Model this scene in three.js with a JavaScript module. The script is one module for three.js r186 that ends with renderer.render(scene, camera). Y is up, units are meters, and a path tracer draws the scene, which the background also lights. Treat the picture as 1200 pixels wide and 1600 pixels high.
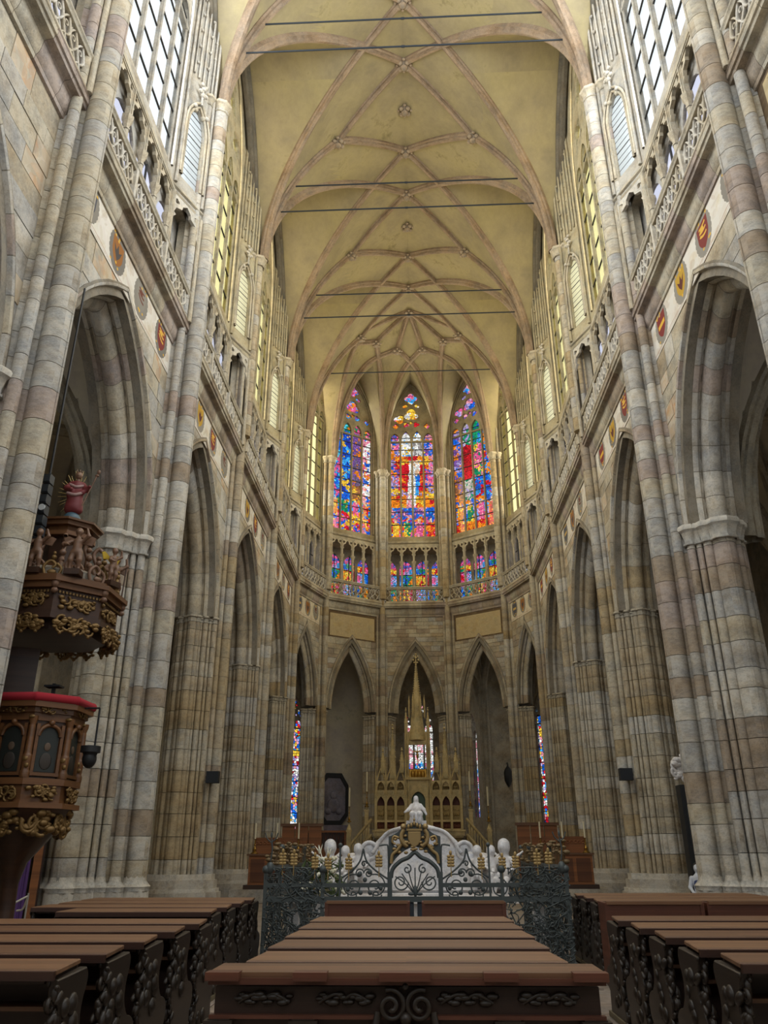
import * as THREE from 'three';
import { mergeGeometries, toCreasedNormals } from 'three/addons/utils/BufferGeometryUtils.js';
import { MarchingCubes } from 'three/addons/objects/MarchingCubes.js';
import { RectAreaLightUniformsLib } from 'three/addons/lights/RectAreaLightUniformsLib.js';

// ------------------------------------------------------------------ camera, sky, exposure
const scene = new THREE.Scene();
const EYE = 1.65;
const camera = new THREE.PerspectiveCamera(66.41, 0.75, 0.1, 400);
{
  const yaw = -0.0413, pitch = 0.4093, roll = -0.0033;
  const fwd = new THREE.Vector3(Math.sin(yaw) * Math.cos(pitch), Math.sin(pitch), -Math.cos(yaw) * Math.cos(pitch));
  const right = new THREE.Vector3(Math.cos(yaw), 0, Math.sin(yaw));
  const up = new THREE.Vector3().crossVectors(right, fwd);
  const r2 = right.clone().multiplyScalar(Math.cos(roll)).addScaledVector(up, Math.sin(roll));
  const u2 = up.clone().multiplyScalar(Math.cos(roll)).addScaledVector(right, -Math.sin(roll));
  camera.position.set(0.049, EYE, 0);
  camera.quaternion.setFromRotationMatrix(new THREE.Matrix4().makeBasis(r2, u2, fwd.clone().negate()));
}
scene.background = new THREE.Color().setRGB(1.18, 1.24, 1.3);     // a bright even overcast sky
const renderer = new THREE.WebGLRenderer();
renderer.toneMapping = THREE.LinearToneMapping;
renderer.toneMappingExposure = 1.1;
renderer.shadowMap.enabled = true;
RectAreaLightUniformsLib.init();
const LIGHT = 1.0, WEST_POWER = 0.9;                               // scale of all the daylight through the windows
const DAY_COOL = new THREE.Color().setRGB(0.93, 0.97, 1.0), DAY_WARM = new THREE.Color().setRGB(1.0, 0.87, 0.60), DAY_MIX = new THREE.Color().setRGB(1.0, 0.94, 0.80);
// daylight entering a window: an area light the size of the glass, just inside it
function daylight(parent, x, y, z, w, h, color, power, turn = 0) {
  const l = new THREE.RectAreaLight(color, power * LIGHT, w, h);
  l.name = 'window_daylight'; l.position.set(x, y, z); l.rotation.y = Math.PI + turn; l.castShadow = true;
  parent.add(l);
}

// ------------------------------------------------------------------ numbers of the building (metres)
const W = 6.9, BAY = 7.643, Z0 = 11.405, ZA = Z0 + 4 * BAY;
const pierZ = (k) => -(Z0 + k * BAY);
const H_CAP = 9.1, H_ARCH_OUT = 14.3, H_CORN = 15.25, H_GAL = 16.05, H_RAIL = 17.1, H_TRI = 20.0, H_SILL = 20.75, H_SPR = 25.3, H_CROWN = 34.25;
const WV = 6.3;
const profC = ((H_CROWN - H_SPR) ** 2 - WV * WV) / (2 * WV), profR = WV + profC;
const barrel = (x) => H_SPR + Math.sqrt(Math.max(0, profR * profR - (Math.min(Math.abs(x), WV) + profC) ** 2));
const XC = 1.88, UB = 2.25;
const groin = (dz) => WV + (XC - WV) * Math.min(1, Math.abs(dz) / (BAY / 2));   // dz from the nearest pier
const vaultH = (x, dz) => barrel(Math.min(Math.abs(x), groin(dz)));

// ------------------------------------------------------------------ helpers
function mulberry(a) { return () => { a = (a + 0x6d2b79f5) | 0; let t = Math.imul(a ^ (a >>> 15), 1 | a); t = (t + Math.imul(t ^ (t >>> 7), 61 | t)) ^ t; return ((t ^ (t >>> 14)) >>> 0) / 4294967296; }; }
let rnd = mulberry(20240611);
const rr = (a, b) => a + (b - a) * rnd();
const V3 = (x, y, z) => new THREE.Vector3(x, y, z);
const used = {};
function numbered(name) { const n = used[name] = (used[name] ?? -1) + 1; return n ? name + '_' + String(n).padStart(3, '0') : name; }
function fin(g, crease) {
  if (g.index) g = g.toNonIndexed();
  for (const k of Object.keys(g.attributes)) if (!['position', 'normal'].includes(k)) g.deleteAttribute(k);
  if (crease !== undefined) { g.deleteAttribute('normal'); g = toCreasedNormals(g, crease); }
  else if (!g.attributes.normal) g.computeVertexNormals();
  const p = g.attributes.position.array, uv = new Float32Array(p.length / 3 * 2);
  for (let i = 0; i < p.length; i += 9) {
    const ax = p[i + 3] - p[i], ay = p[i + 4] - p[i + 1], az = p[i + 5] - p[i + 2], bx = p[i + 6] - p[i], by = p[i + 7] - p[i + 1], bz = p[i + 8] - p[i + 2];
    const nx = Math.abs(ay * bz - az * by), ny = Math.abs(az * bx - ax * bz), nz = Math.abs(ax * by - ay * bx);
    for (let k = 0; k < 3; k++) {
      const j = i + k * 3, o = j / 3 * 2;
      if (ny >= nx && ny >= nz) { uv[o] = p[j]; uv[o + 1] = p[j + 2]; } else if (nx >= nz) { uv[o] = p[j + 2]; uv[o + 1] = p[j + 1]; } else { uv[o] = p[j]; uv[o + 1] = p[j + 1]; }
    }
  }
  g.setAttribute('uv', new THREE.BufferAttribute(uv, 2));
  g.clearGroups?.();
  return g;
}
const at = (g, x = 0, y = 0, z = 0) => g.translate(x, y, z);
const box = (w, h, d, x = 0, y = 0, z = 0, ry = 0) => { const g = new THREE.BoxGeometry(w, h, d); if (ry) g.rotateY(ry); return fin(g.translate(x, y, z)); };
const cyl = (r0, r1, h, x = 0, y = 0, z = 0, seg = 12, open = false) => fin(new THREE.CylinderGeometry(r0, r1, h, seg, 1, open).translate(x, y + h / 2, z));   // y = foot
const ball = (r, x = 0, y = 0, z = 0, sx = 1, sy = 1, sz = 1, seg = 10) => fin(new THREE.SphereGeometry(r, seg, Math.max(6, seg * 0.7 | 0)).scale(sx, sy, sz).translate(x, y, z));
const lathe = (pts, seg = 16) => fin(new THREE.LatheGeometry(pts.map(([r, y]) => new THREE.Vector2(Math.max(r, 0.0005), y)), seg), 0.7);
const tor = (R, r, x, y, z, seg = 16, arc = Math.PI * 2, rot = 0) => fin(new THREE.TorusGeometry(R, r, 5, seg, arc).rotateZ(rot).translate(x, y, z));
const tube = (pts, r, seg, rad = 6) => fin(new THREE.TubeGeometry(new THREE.CatmullRomCurve3(pts.map((p) => p.isVector3 ? p : V3(...p)), false, 'catmullrom', 0.5), seg ?? pts.length * 3, r, rad));
function bar(a, b, r, seg = 6, r2 = r) {   // a straight round bar
  const A = V3(...a), d = V3(...b).sub(A), g = new THREE.CylinderGeometry(r2, r, d.length(), seg, 1).translate(0, d.length() / 2, 0);
  g.applyQuaternion(new THREE.Quaternion().setFromUnitVectors(V3(0, 1, 0), d.normalize()));
  return fin(g.translate(A.x, A.y, A.z));
}
const shapeOf = (pts) => new THREE.Shape(pts.map(([x, y]) => new THREE.Vector2(x, y)));
function ext(shape, depth, z = 0, bevel = 0, curve = 6) {
  const g = new THREE.ExtrudeGeometry(shape, { depth: depth - 2 * bevel, bevelEnabled: bevel > 0, bevelSize: bevel, bevelThickness: bevel, bevelOffset: -bevel, bevelSegments: 1, curveSegments: curve });
  return fin(g.translate(0, 0, z + bevel));
}
// a vertical prism over a plan outline [[x, z] ...]
function prism(pts, y0, y1) { const g = new THREE.ExtrudeGeometry(shapeOf(pts.map(([x, z]) => [x, -z])), { depth: y1 - y0, bevelEnabled: false }); return fin(g.rotateX(-Math.PI / 2).translate(0, y0, 0)); }
// sweep a profile [[a, b] ...] along frames { p, n, m }: point = p + a n + b m
function sweep(frames, prof, closed = false, crease = 0.6, capped = false) {
  const pos = [], P = frames.map((f) => prof.map(([a, b]) => [f.p.x + a * f.n.x + b * f.m.x, f.p.y + a * f.n.y + b * f.m.y, f.p.z + a * f.n.z + b * f.m.z]));
  const n = prof.length, last = closed ? n : n - 1;
  for (let i = 0; i < P.length - 1; i++) for (let j = 0; j < last; j++) {
    const a = P[i][j], b = P[i][(j + 1) % n], c = P[i + 1][(j + 1) % n], d = P[i + 1][j];
    pos.push(...a, ...b, ...c, ...a, ...c, ...d);
  }
  if (capped) for (const [R, s] of [[P[0], 1], [P[P.length - 1], -1]]) for (let j = 1; j < n - 1; j++) pos.push(...R[0], ...(s > 0 ? R[j + 1] : R[j]), ...(s > 0 ? R[j] : R[j + 1]));
  const g = new THREE.BufferGeometry(); g.setAttribute('position', new THREE.Float32BufferAttribute(pos, 3));
  return fin(g, crease);
}
const merge = (list) => { list = list.filter(Boolean); return list.length === 1 ? list[0] : mergeGeometries(list); };
const mirX = (g) => { const h = g.clone().scale(-1, 1, 1); for (const k of ['position', 'normal', 'uv']) { const a = h.attributes[k], n = a.itemSize, r = a.array; for (let i = 0; i < a.count; i += 3) for (let c = 0; c < n; c++) { const t = r[(i + 1) * n + c]; r[(i + 1) * n + c] = r[(i + 2) * n + c]; r[(i + 2) * n + c] = t; } } return h; };
const turned = (g, rx = 0, ry = 0, rz = 0) => g.rotateX(rx).rotateY(ry).rotateZ(rz);
function M(name, g, mat, parent, x = 0, y = 0, z = 0) {
  if (Array.isArray(g)) g = merge(g);
  const m = new THREE.Mesh(g, mat); m.name = name; m.castShadow = m.receiveShadow = true; m.position.set(x, y, z); parent.add(m); return m;
}
function thing(name, label, category, [x, y, z] = [0, 0, 0], turn = 0, group, kind) {
  const o = new THREE.Group(); o.name = numbered(name); o.position.set(x, y, z); o.rotation.y = turn; scene.add(o);
  o.userData = { label, category }; if (group) o.userData.group = group; if (kind) o.userData.kind = kind;
  return o;
}
function tag(m, label, category, group, kind) { m.name = numbered(m.name); m.userData = { label, category }; if (group) m.userData.group = group; if (kind) m.userData.kind = kind; return m; }

// ------------------------------------------------------------------ textures and materials
function noiseField(N, seed, octaves) {   // tileable value noise, 0..1
  const out = new Float32Array(N * N);
  let total = 0;
  for (const [cells, amp] of octaves) {
    const r = mulberry(seed + cells * 7), L = new Float32Array(cells * cells).map(() => r());
    total += amp;
    for (let y = 0; y < N; y++) for (let x = 0; x < N; x++) {
      const fx = x / N * cells, fy = y / N * cells, x0 = fx | 0, y0 = fy | 0, tx = fx - x0, ty = fy - y0, sx = tx * tx * (3 - 2 * tx), sy = ty * ty * (3 - 2 * ty), x1 = (x0 + 1) % cells, y1 = (y0 + 1) % cells;
      out[y * N + x] += amp * ((L[y0 * cells + x0] * (1 - sx) + L[y0 * cells + x1] * sx) * (1 - sy) + (L[y1 * cells + x0] * (1 - sx) + L[y1 * cells + x1] * sx) * sy);
    }
  }
  return out.map((v) => v / total);
}
function dataTex(N, fn, rep, srgb = true) {
  const d = new Uint8Array(N * N * 4);
  for (let i = 0; i < N * N; i++) { const c = fn(i, i % N, (i / N) | 0); d[i * 4] = c[0]; d[i * 4 + 1] = c[1]; d[i * 4 + 2] = c[2]; d[i * 4 + 3] = 255; }
  const t = new THREE.DataTexture(d, N, N); t.wrapS = t.wrapT = THREE.RepeatWrapping; t.magFilter = THREE.LinearFilter; t.repeat.set(rep, rep); t.needsUpdate = true;
  if (srgb) t.colorSpace = THREE.SRGBColorSpace;
  return t;
}
const clamp255 = (v) => Math.max(0, Math.min(255, v));
const nA = noiseField(512, 11, [[4, 1], [9, 0.9], [24, 0.7], [64, 0.6], [170, 0.5]]), nB = noiseField(512, 57, [[3, 1], [7, 1], [16, 0.6], [50, 0.4]]), nC = noiseField(512, 91, [[128, 1], [256, 1]]);
const stoneTex = dataTex(512, (i) => { const v = 232 + (nA[i] - 0.5) * 150 + (nC[i] - 0.5) * 34, w = (nB[i] - 0.5) * 44; return [clamp255(v + w * 0.6), clamp255(v), clamp255(v - w * 0.9)]; }, 0.45);
const stoneBump = dataTex(512, (i) => { const v = clamp255(128 + (nA[i] - 0.5) * 200 + (nC[i] - 0.5) * 90); return [v, v, v]; }, 0.9, false);
const plasterTex = dataTex(512, (i) => { const v = 228 + (nB[i] - 0.5) * 70 + (nA[i] - 0.5) * 50 - Math.max(0, nB[i] * 0.5 + nA[i] * 0.5 - 0.6) * 500; return [clamp255(v + 4), clamp255(v), clamp255(v - 10 - (nB[i] - 0.5) * 40)]; }, 0.13);
const woodTex = dataTex(512, (i, x, y) => { const g = nB[(y * 512 + ((x / 16) | 0)) % 262144], s = nA[(((y * 4) % 512) * 512 + ((x / 24) | 0))]; const v = 205 + (g - 0.5) * 60 + (s - 0.5) * 95; return [clamp255(v + 6), clamp255(v), clamp255(v - 8)]; }, 0.8);
const std = (color, o = {}) => new THREE.MeshStandardMaterial({ color, roughness: 0.85, ...o });
const stone = (c, o = {}) => std(c, { map: stoneTex, bumpMap: stoneBump, bumpScale: 0.006, roughness: 0.9, ...o });
const S = {   // dressed stone in the tones of the photograph: greys, warm beige, ochre, brown
  pale: stone(0xc6bfb1), grey: stone(0xb5afa4), beige: stone(0xbbb09a), warm: stone(0xb2a389), ochre: stone(0xad9a78), brown: stone(0xa2927e), rose: stone(0xad9d90),
  mortar: stone(0x8b8272), aisle: stone(0xb3a994), sill: stone(0xaea38d), rib: stone(0x94806a), darkRib: stone(0x6b6457), plinth: stone(0xb5ad9f),
};
const TONES_PIER = [S.pale, S.grey, S.grey, S.grey, S.pale, S.beige, S.rose, S.brown, S.grey, S.beige], TONES_CHOIR = [S.beige, S.warm, S.beige, S.warm, S.grey, S.ochre, S.brown, S.beige, S.warm, S.pale], TONES_WALL = [S.beige, S.warm, S.grey, S.brown, S.beige, S.brown];
const pick = (a) => a[(rnd() * a.length) | 0];
const MAT = {
  vault: std(0x9f9577, { map: plasterTex, roughness: 0.95 }),
  plaster: std(0xd9d2c2, { map: plasterTex, roughness: 0.95 }),
  iron: std(0x2c3238, { metalness: 0.55, roughness: 0.5 }), lead: std(0x2a2a2a, { roughness: 0.6 }), black: std(0x15171a, { roughness: 0.55 }),
  gilt: std(0xb58a3c, { metalness: 0.75, roughness: 0.42 }), marble: std(0xe6e2e0, { map: stoneTex, roughness: 0.5 }),
};
const glass = (c, o = {}) => new THREE.MeshPhysicalMaterial({ color: c, transmission: 1, thickness: 0, roughness: 0.05, ior: 1.45, ...o });
const G_CLEAR = glass(new THREE.Color().setRGB(0.95, 0.98, 1.0)), G_YELLOW = glass(new THREE.Color().setRGB(0.97, 0.87, 0.40)), G_PALE = glass(new THREE.Color().setRGB(0.66, 0.66, 0.78)), G_CREAM = glass(new THREE.Color().setRGB(1.0, 0.93, 0.58), { roughness: 0.92 }), G_SMALL = glass(new THREE.Color().setRGB(0.9, 0.97, 1.0), { roughness: 0.92 });

// ================================================================== STRUCTURE
const SIDE = { '-1': 'on the pulpit side', 1: 'across the nave from the pulpit' };
const BAYNAME = { 3: 'next to the apse', 2: 'second bay from the apse', 1: 'third bay from the apse', 0: 'fourth bay from the apse', '-1': 'fifth bay from the apse', '-2': 'sixth bay from the apse' };
const PIERNAME = { 4: 'at the corner of the apse', 3: 'one bay from the apse', 2: 'two bays from the apse', 1: 'three bays from the apse', 0: 'four bays from the apse', '-1': 'five bays from the apse', '-2': 'six bays from the apse' };

// ---- floor
{
  const f = M('floor', box(60, 0.4, 80, 0, -0.215, -32), stone(0x8f8274, { roughness: 0.6 }), scene); f.userData = { kind: 'structure', label: 'grey stone floor of the nave and aisles', category: 'floor' };
  const slabM = [stone(0x9c8b7c, { roughness: 0.55 }), stone(0x8a7c70, { roughness: 0.55 }), stone(0xa89688, { roughness: 0.55 })], g = fin(new THREE.BoxGeometry(0.585, 0.03, 0.585));
  for (const [x0, nx] of [[-2.7, 3], [1.45, 3]]) for (let i = 0; i < nx; i++) for (let j = 0; j < 15; j++) M('paving_slab', g, pick(slabM), f, x0 + i * 0.6, 0, -2.6 - j * 0.6);
  for (let i = 0; i < 8; i++) for (let j = 0; j < 4; j++) M('paving_slab', g, pick(slabM), f, -2.1 + i * 0.6, 0, -12.2 - j * 0.6);
}

// ---- piers
const shiftUV = (g, du, dv) => { const h = g.clone(), a = h.attributes.uv.array; for (let i = 0; i < a.length; i += 2) { a[i] += du; a[i + 1] += dv; } return h; };
const variants = (g) => [g, shiftUV(g, 0.73, 1.37), shiftUV(g, 2.11, 0.49), shiftUV(g, 1.27, 2.3)];
const BODY_OUT = [[0.36, 0], [0.4, -0.15], [0.47, -0.22], [0.49, -0.36], [0.57, -0.44], [0.58, -0.6], [0.58, -1.1], [0.57, -1.26], [0.49, -1.34], [0.47, -1.48], [0.4, -1.55], [0.36, -1.7]];
const ring = (half) => [...half, ...half.slice().reverse().map(([x, z]) => [-x, z])];
const FRONT_OUT = [[0.42, -0.02], [0.36, 0.12], [0.2, 0.18], [0.12, 0.34], [0.12, 0.5], [-0.12, 0.5], [-0.12, 0.34], [-0.2, 0.18], [-0.36, 0.12], [-0.42, -0.02]];
const ORDERS = [[0.5, -0.04, 0.1], [0.6, -0.25, 0.075], [0.73, -0.45, 0.12], [0.8, -0.85, 0.28], [0.73, -1.25, 0.12], [0.6, -1.45, 0.075]];
const VSHAFT = [[0, 0.56, 0.245], [0.385, 0.25, 0.115], [-0.385, 0.25, 0.115]];
const ORDERS2 = [[0.5, -0.04, 0.09], [0.57, -0.2, 0.055], [0.66, -0.36, 0.095], [0.73, -0.52, 0.05], [0.8, -0.64, 0.09], [0.86, -0.85, 0.15], [0.8, -1.06, 0.09], [0.73, -1.18, 0.05], [0.66, -1.34, 0.095], [0.57, -1.5, 0.055]];   // slimmer choir piers
for (const L of [BODY_OUT, ORDERS, ORDERS2]) for (const q of L) q[1] *= 0.85;   // depth of the arcade
const half1 = (r, x, z, seg) => fin(new THREE.CylinderGeometry(r, r, 1, seg, 1, false).translate(x, 0.5, z));
const gFront = variants(merge([prism(FRONT_OUT, 0, 1), half1(VSHAFT[0][2], 0, VSHAFT[0][1], 20), half1(VSHAFT[1][2], VSHAFT[1][0], VSHAFT[1][1], 12), half1(VSHAFT[2][2], VSHAFT[2][0], VSHAFT[2][1], 12), box(0.05, 1, 0.05, 0, 0.5, 0.795)]));
const VSHAFT2 = [[0, 0.27, 0.17], [0.28, 0.1, 0.085], [-0.28, 0.1, 0.085]], FRONT2 = FRONT_OUT.map(([x, z]) => [x * 0.86, z > 0 ? z * 0.45 : z]);
const gFront2 = variants(merge([prism(FRONT2, 0, 1), ...VSHAFT2.map(([x, z, r], i) => half1(r, x, z, i ? 12 : 18)), box(0.04, 1, 0.04, 0, 0.5, 0.435)]));
const gMortarF2 = merge([prism(FRONT2.map(([x, z]) => [x * 0.95, z * 0.95]), 0, 1), ...VSHAFT2.map(([x, z, r]) => half1(r - 0.013, x, z, 12))]);
const gBodyR = variants(merge([prism([[0, 0], ...BODY_OUT, [0, -1.445]], 0, 1), ...ORDERS.map(([x, z, r]) => half1(r, x, z, 12)), box(0.05, 1, 0.05, 1.065, 0.5, -0.7225)]));
const gBodyL = gBodyR.map(mirX);
const gBodyR2 = variants(merge([prism([[0, 0], ...BODY_OUT, [0, -1.445]], 0, 1), ...ORDERS2.map(([x, z, r]) => half1(r, x, z, 12)), box(0.03, 1, 0.03, 1.005, 0.5, -0.7225)])), gBodyL2 = gBodyR2.map(mirX);
const gMortarF = merge([prism(FRONT_OUT.map(([x, z]) => [x * 0.96, z * 0.97]), 0, 1), half1(0.23, 0, 0.56, 16), half1(0.1, 0.385, 0.25, 10), half1(0.1, -0.385, 0.25, 10)]);
const gMortarB = prism(ring(BODY_OUT.map(([x, z]) => [x * 0.985, z * 0.985 - 0.012])), 0, 1);
const capProfile = (r, k = 1) => lathe([[r, 0], [r + 0.035 * k, 0.01], [r + 0.04 * k, 0.05], [r + 0.005, 0.07], [r + 0.012, 0.16], [r + 0.05 * k, 0.26 * k], [r + 0.1 * k, 0.3 * k], [r + 0.11 * k, 0.36 * k], [r + 0.09 * k, 0.4 * k], [0.01, 0.4 * k]], 8);
const capGeo = ORDERS2.map(([, , r]) => capProfile(r, r > 0.07 ? 0.6 : 0.4)), capBig = ORDERS.map(([, , r]) => capProfile(r * 1.25, 1.3)), capVault = [capProfile(0.245, 1.2), capProfile(0.115, 1.1)], capVault2 = [capProfile(0.17, 1.1), capProfile(0.085, 1.0)];
const PLINTH = [[0.24, 0.92], [0.52, 0.52], [0.66, 0.12], [1.0, -0.42], [1.06, -0.6], [1.06, -0.9], [1.0, -1.08], [0.66, -1.56]];
const plinthOf = (s, big) => ring(PLINTH.map(([x, z]) => [x * s, ((z > 0 && !big ? z * 0.55 : z) + 0.5) * s - 0.5]));
const baseRing = (r) => lathe([[r + 0.1, 0], [r + 0.1, 0.05], [r + 0.12, 0.09], [r + 0.07, 0.14], [r + 0.02, 0.2], [r, 0.3]], 12);
function pier(x, z, turn, label, o = {}) {
  const t = thing('pier', label, 'pier', [x, 0, z], turn, 'bundled stone piers', 'structure'), tones = o.tones ?? TONES_CHOIR, big = o.big;
  const top = 1.0, ds = o.ds ?? 1;
  M('mortar_bed', big ? gMortarF : gMortarF2, S.mortar, t).scale.set(1, H_SPR - 0.2, 1);
  if (!big) { const m = M('mortar_bed', gMortarF, S.mortar, t, 0, H_GAL + 0.7, 0); m.scale.set(0.84, H_SPR - H_GAL - 0.95, 0.74); }
  M('mortar_bed', gMortarB, S.mortar, t).scale.set(1, H_CAP, ds);
  if (!o.plain) {
    let tone = pick(tones);
    for (let y = top; y < H_SPR - 0.35;) {
      let h = rr(0.44, 0.68); if (y + h > H_SPR - 0.6) h = H_SPR - 0.25 - y;
      if (rnd() < 0.72) tone = pick(tones);
      const low = !big && y < H_GAL; M('shaft_stone', pick(low ? gFront2 : gFront), tone, t, 0, y, 0).scale.set(big || low ? 1 : 0.85, h - 0.014, big || low ? 1 : 0.75);
      y += h;
    }
    for (const G of big ? [gBodyR, gBodyL] : [gBodyR2, gBodyL2]) {
      let tb = pick(tones);
      for (let y = top; y < H_CAP - 0.02;) {
        let h = rr(0.44, 0.68); if (y + h > H_CAP - 0.3) h = H_CAP - y;
        if (rnd() < 0.75) tb = pick(tones);
        M('pier_stone', pick(G), tb, t, 0, y, 0).scale.set(1, h - 0.014, ds);
        y += h;
      }
    }
    (big ? ORDERS : ORDERS2).forEach(([cx, cz], i) => { for (const s of [-1, 1]) M('capital', (big ? capBig : capGeo)[i], big ? S.pale : S.beige, t, s * cx, H_CAP - (big ? 0.5 : 0.22), cz * ds); });
    VSHAFT.forEach(([cx, cz], i) => M('vault_capital', capVault[i ? 1 : 0], S.beige, t, cx * (big ? 1 : 0.85), H_SPR - 0.42, cz * (big ? 1 : 0.75)));
  }
  if (big) {
    const list = [...ORDERS.flatMap(([cx, cz, r]) => [[cx, cz, r], [-cx, cz, r]]), ...VSHAFT];
    for (const [cx, cz, r] of list) { M('base_moulding', baseRing(r), S.pale, t, cx, 0.86, cz); M('base_block', cyl(r + 0.1, r + 0.13, 0.87, 0, 0, 0, 8), pick([S.pale, S.grey, S.plinth]), t, cx, 0, cz); }
    M('plinth', prism(plinthOf(1.0, true), 0, 0.3), S.plinth, t);
    M('pier_stone', prism(ring(BODY_OUT.map(([x, z]) => [x + 0.1, z])), 0.3, 1.02), S.grey, t);
  } else {
    for (const [n, k, y0, y1, m] of [['plinth', 1.17, 0, 0.52, S.plinth], ['plinth_moulding', 1.11, 0.52, 0.62, S.pale], ['plinth', 1.04, 0.62, 0.86, S.plinth], ['plinth_slope', 0.96, 0.86, 1.02, S.pale]]) M(n, prism(plinthOf(k), y0, y1), m, t).scale.z = ds;
  }
  M('buttress_core', box(0.5, 12, 0.5, 0, 22, -0.05), S.beige, t);
  return t;
}
for (const s of [-1, 1]) for (let k = -2; k <= 4; k++)
  pier(s * W, pierZ(k), -s * Math.PI / 2, `bundled stone pier ${SIDE[s]} ${PIERNAME[k]}`, { tones: k <= 1 ? TONES_PIER : TONES_CHOIR, big: k <= 1, plain: k === -2, ds: k === 4 ? 0.8 : 1 });
const RX = W, RZ = 6.3;
const apseV = (deg) => { const a = deg * Math.PI / 180; return [RX * Math.sin(a), -ZA - RZ * Math.cos(a)]; };
for (const deg of [-54, -18, 18, 54]) {
  const [x, z] = apseV(deg), a = deg * Math.PI / 180;
  pier(x, z, -a, `slender apse pier ${Math.abs(deg) === 18 ? 'beside the altar spire' : 'beside the choir stalls'} ${SIDE[Math.sign(deg)]}`, { ds: 0.66 });
}

// ---- pointed arches
function archOf(hs, rise) { const c = (rise * rise - hs * hs) / (2 * hs); return { c, R: hs + c, hs, rise }; }
const archX = (A, y, r = 0) => { const R = A.R + r; return y >= Math.sqrt(Math.max(0, R * R - A.c * A.c)) ? 0 : Math.sqrt(R * R - y * y) - A.c; };
function archPts(hs, spring, rise, n = 10, u0 = 0) {   // foot to apex to foot
  const A = archOf(hs, rise), f = Math.acos(A.c / A.R), L = [];
  for (let i = 0; i <= n; i++) { const a = f * i / n; L.push([u0 + A.c - A.R * Math.cos(a), spring + A.R * Math.sin(a)]); }
  return [...L, ...L.slice(0, -1).reverse().map(([x, y]) => [2 * u0 - x, y])];
}
const pointed = (hs, y0, spring, rise, u0 = 0, n = 10) => [[u0 - hs, y0], ...archPts(hs, spring, rise, n, u0), [u0 + hs, y0]];
const holePath = (pts) => new THREE.Path(pts.map(([x, y]) => new THREE.Vector2(x, y)));
const foil = (x, y, r, n = 4, rot = 0, deep = 0.34) => { const p = []; for (let i = 0; i < 36; i++) { const a = i / 36 * Math.PI * 2, q = r * (1 - deep + deep * Math.abs(Math.cos(n * (a - rot) / 2))); p.push([x + q * Math.cos(a), y + q * Math.sin(a)]); } return p; };
const VPROF = (() => { const h = [[0.52, 0.01], [0.53, -0.045], [0.47, -0.075], [0.41, -0.055], [0.385, 0], [0.375, 0.1], [0.33, 0.15], [0.28, 0.15], [0.25, 0.19], [0.255, 0.26], [0.215, 0.31], [0.17, 0.3], [0.14, 0.36], [0.13, 0.44], [0.19, 0.5], [0.2, 0.57], [0.12, 0.58], [0.03, 0.62], [-0.06, 0.69], [-0.1, 0.77], [-0.11, 0.85]]; return [...h, ...h.slice(0, -1).reverse().map(([r, d]) => [r, 1.7 - d])].map(([r, d]) => [r, d * 0.85]); })();
function archPiece(A, cap, t0, t1, prof, steps, off = 0) {
  const frames = [];
  for (let i = 0; i <= steps; i++) frames.push(t0 + (t1 - t0) * i / steps);
  const pos = [], P = frames.map((t) => prof.map(([r, d]) => { const R = A.R + r + off, f = t * Math.acos(A.c / R); return [A.c - R * Math.cos(f), cap + R * Math.sin(f), -d]; }));
  for (let i = 0; i < steps; i++) for (let j = 0; j < prof.length - 1; j++) { const a = P[i][j], b = P[i][j + 1], c = P[i + 1][j + 1], d = P[i + 1][j]; pos.push(...a, ...c, ...b, ...a, ...d, ...c); }
  const g = new THREE.BufferGeometry(); g.setAttribute('position', new THREE.Float32BufferAttribute(pos, 3));
  return fin(g, 0.7);
}
function stonePoly(b0, b1, t0, t1, y0, y1, zf, zb) {
  const q = 0.008; b0 += q; t0 += q; b1 -= q; t1 -= q; y0 += q; y1 -= q;
  const F = [[b0, y0, zf], [b1, y0, zf], [t1, y1, zf], [t0, y1, zf]], B = F.map(([x, y]) => [x, y, zb]), pos = [];
  pos.push(...F[0], ...F[1], ...F[2], ...F[0], ...F[2], ...F[3]);
  for (let i = 0; i < 4; i++) { const j = (i + 1) % 4; pos.push(...F[i], ...B[i], ...B[j], ...F[i], ...B[j], ...F[j]); }
  const g = new THREE.BufferGeometry(); g.setAttribute('position', new THREE.Float32BufferAttribute(pos, 3)); return fin(g);
}
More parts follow.
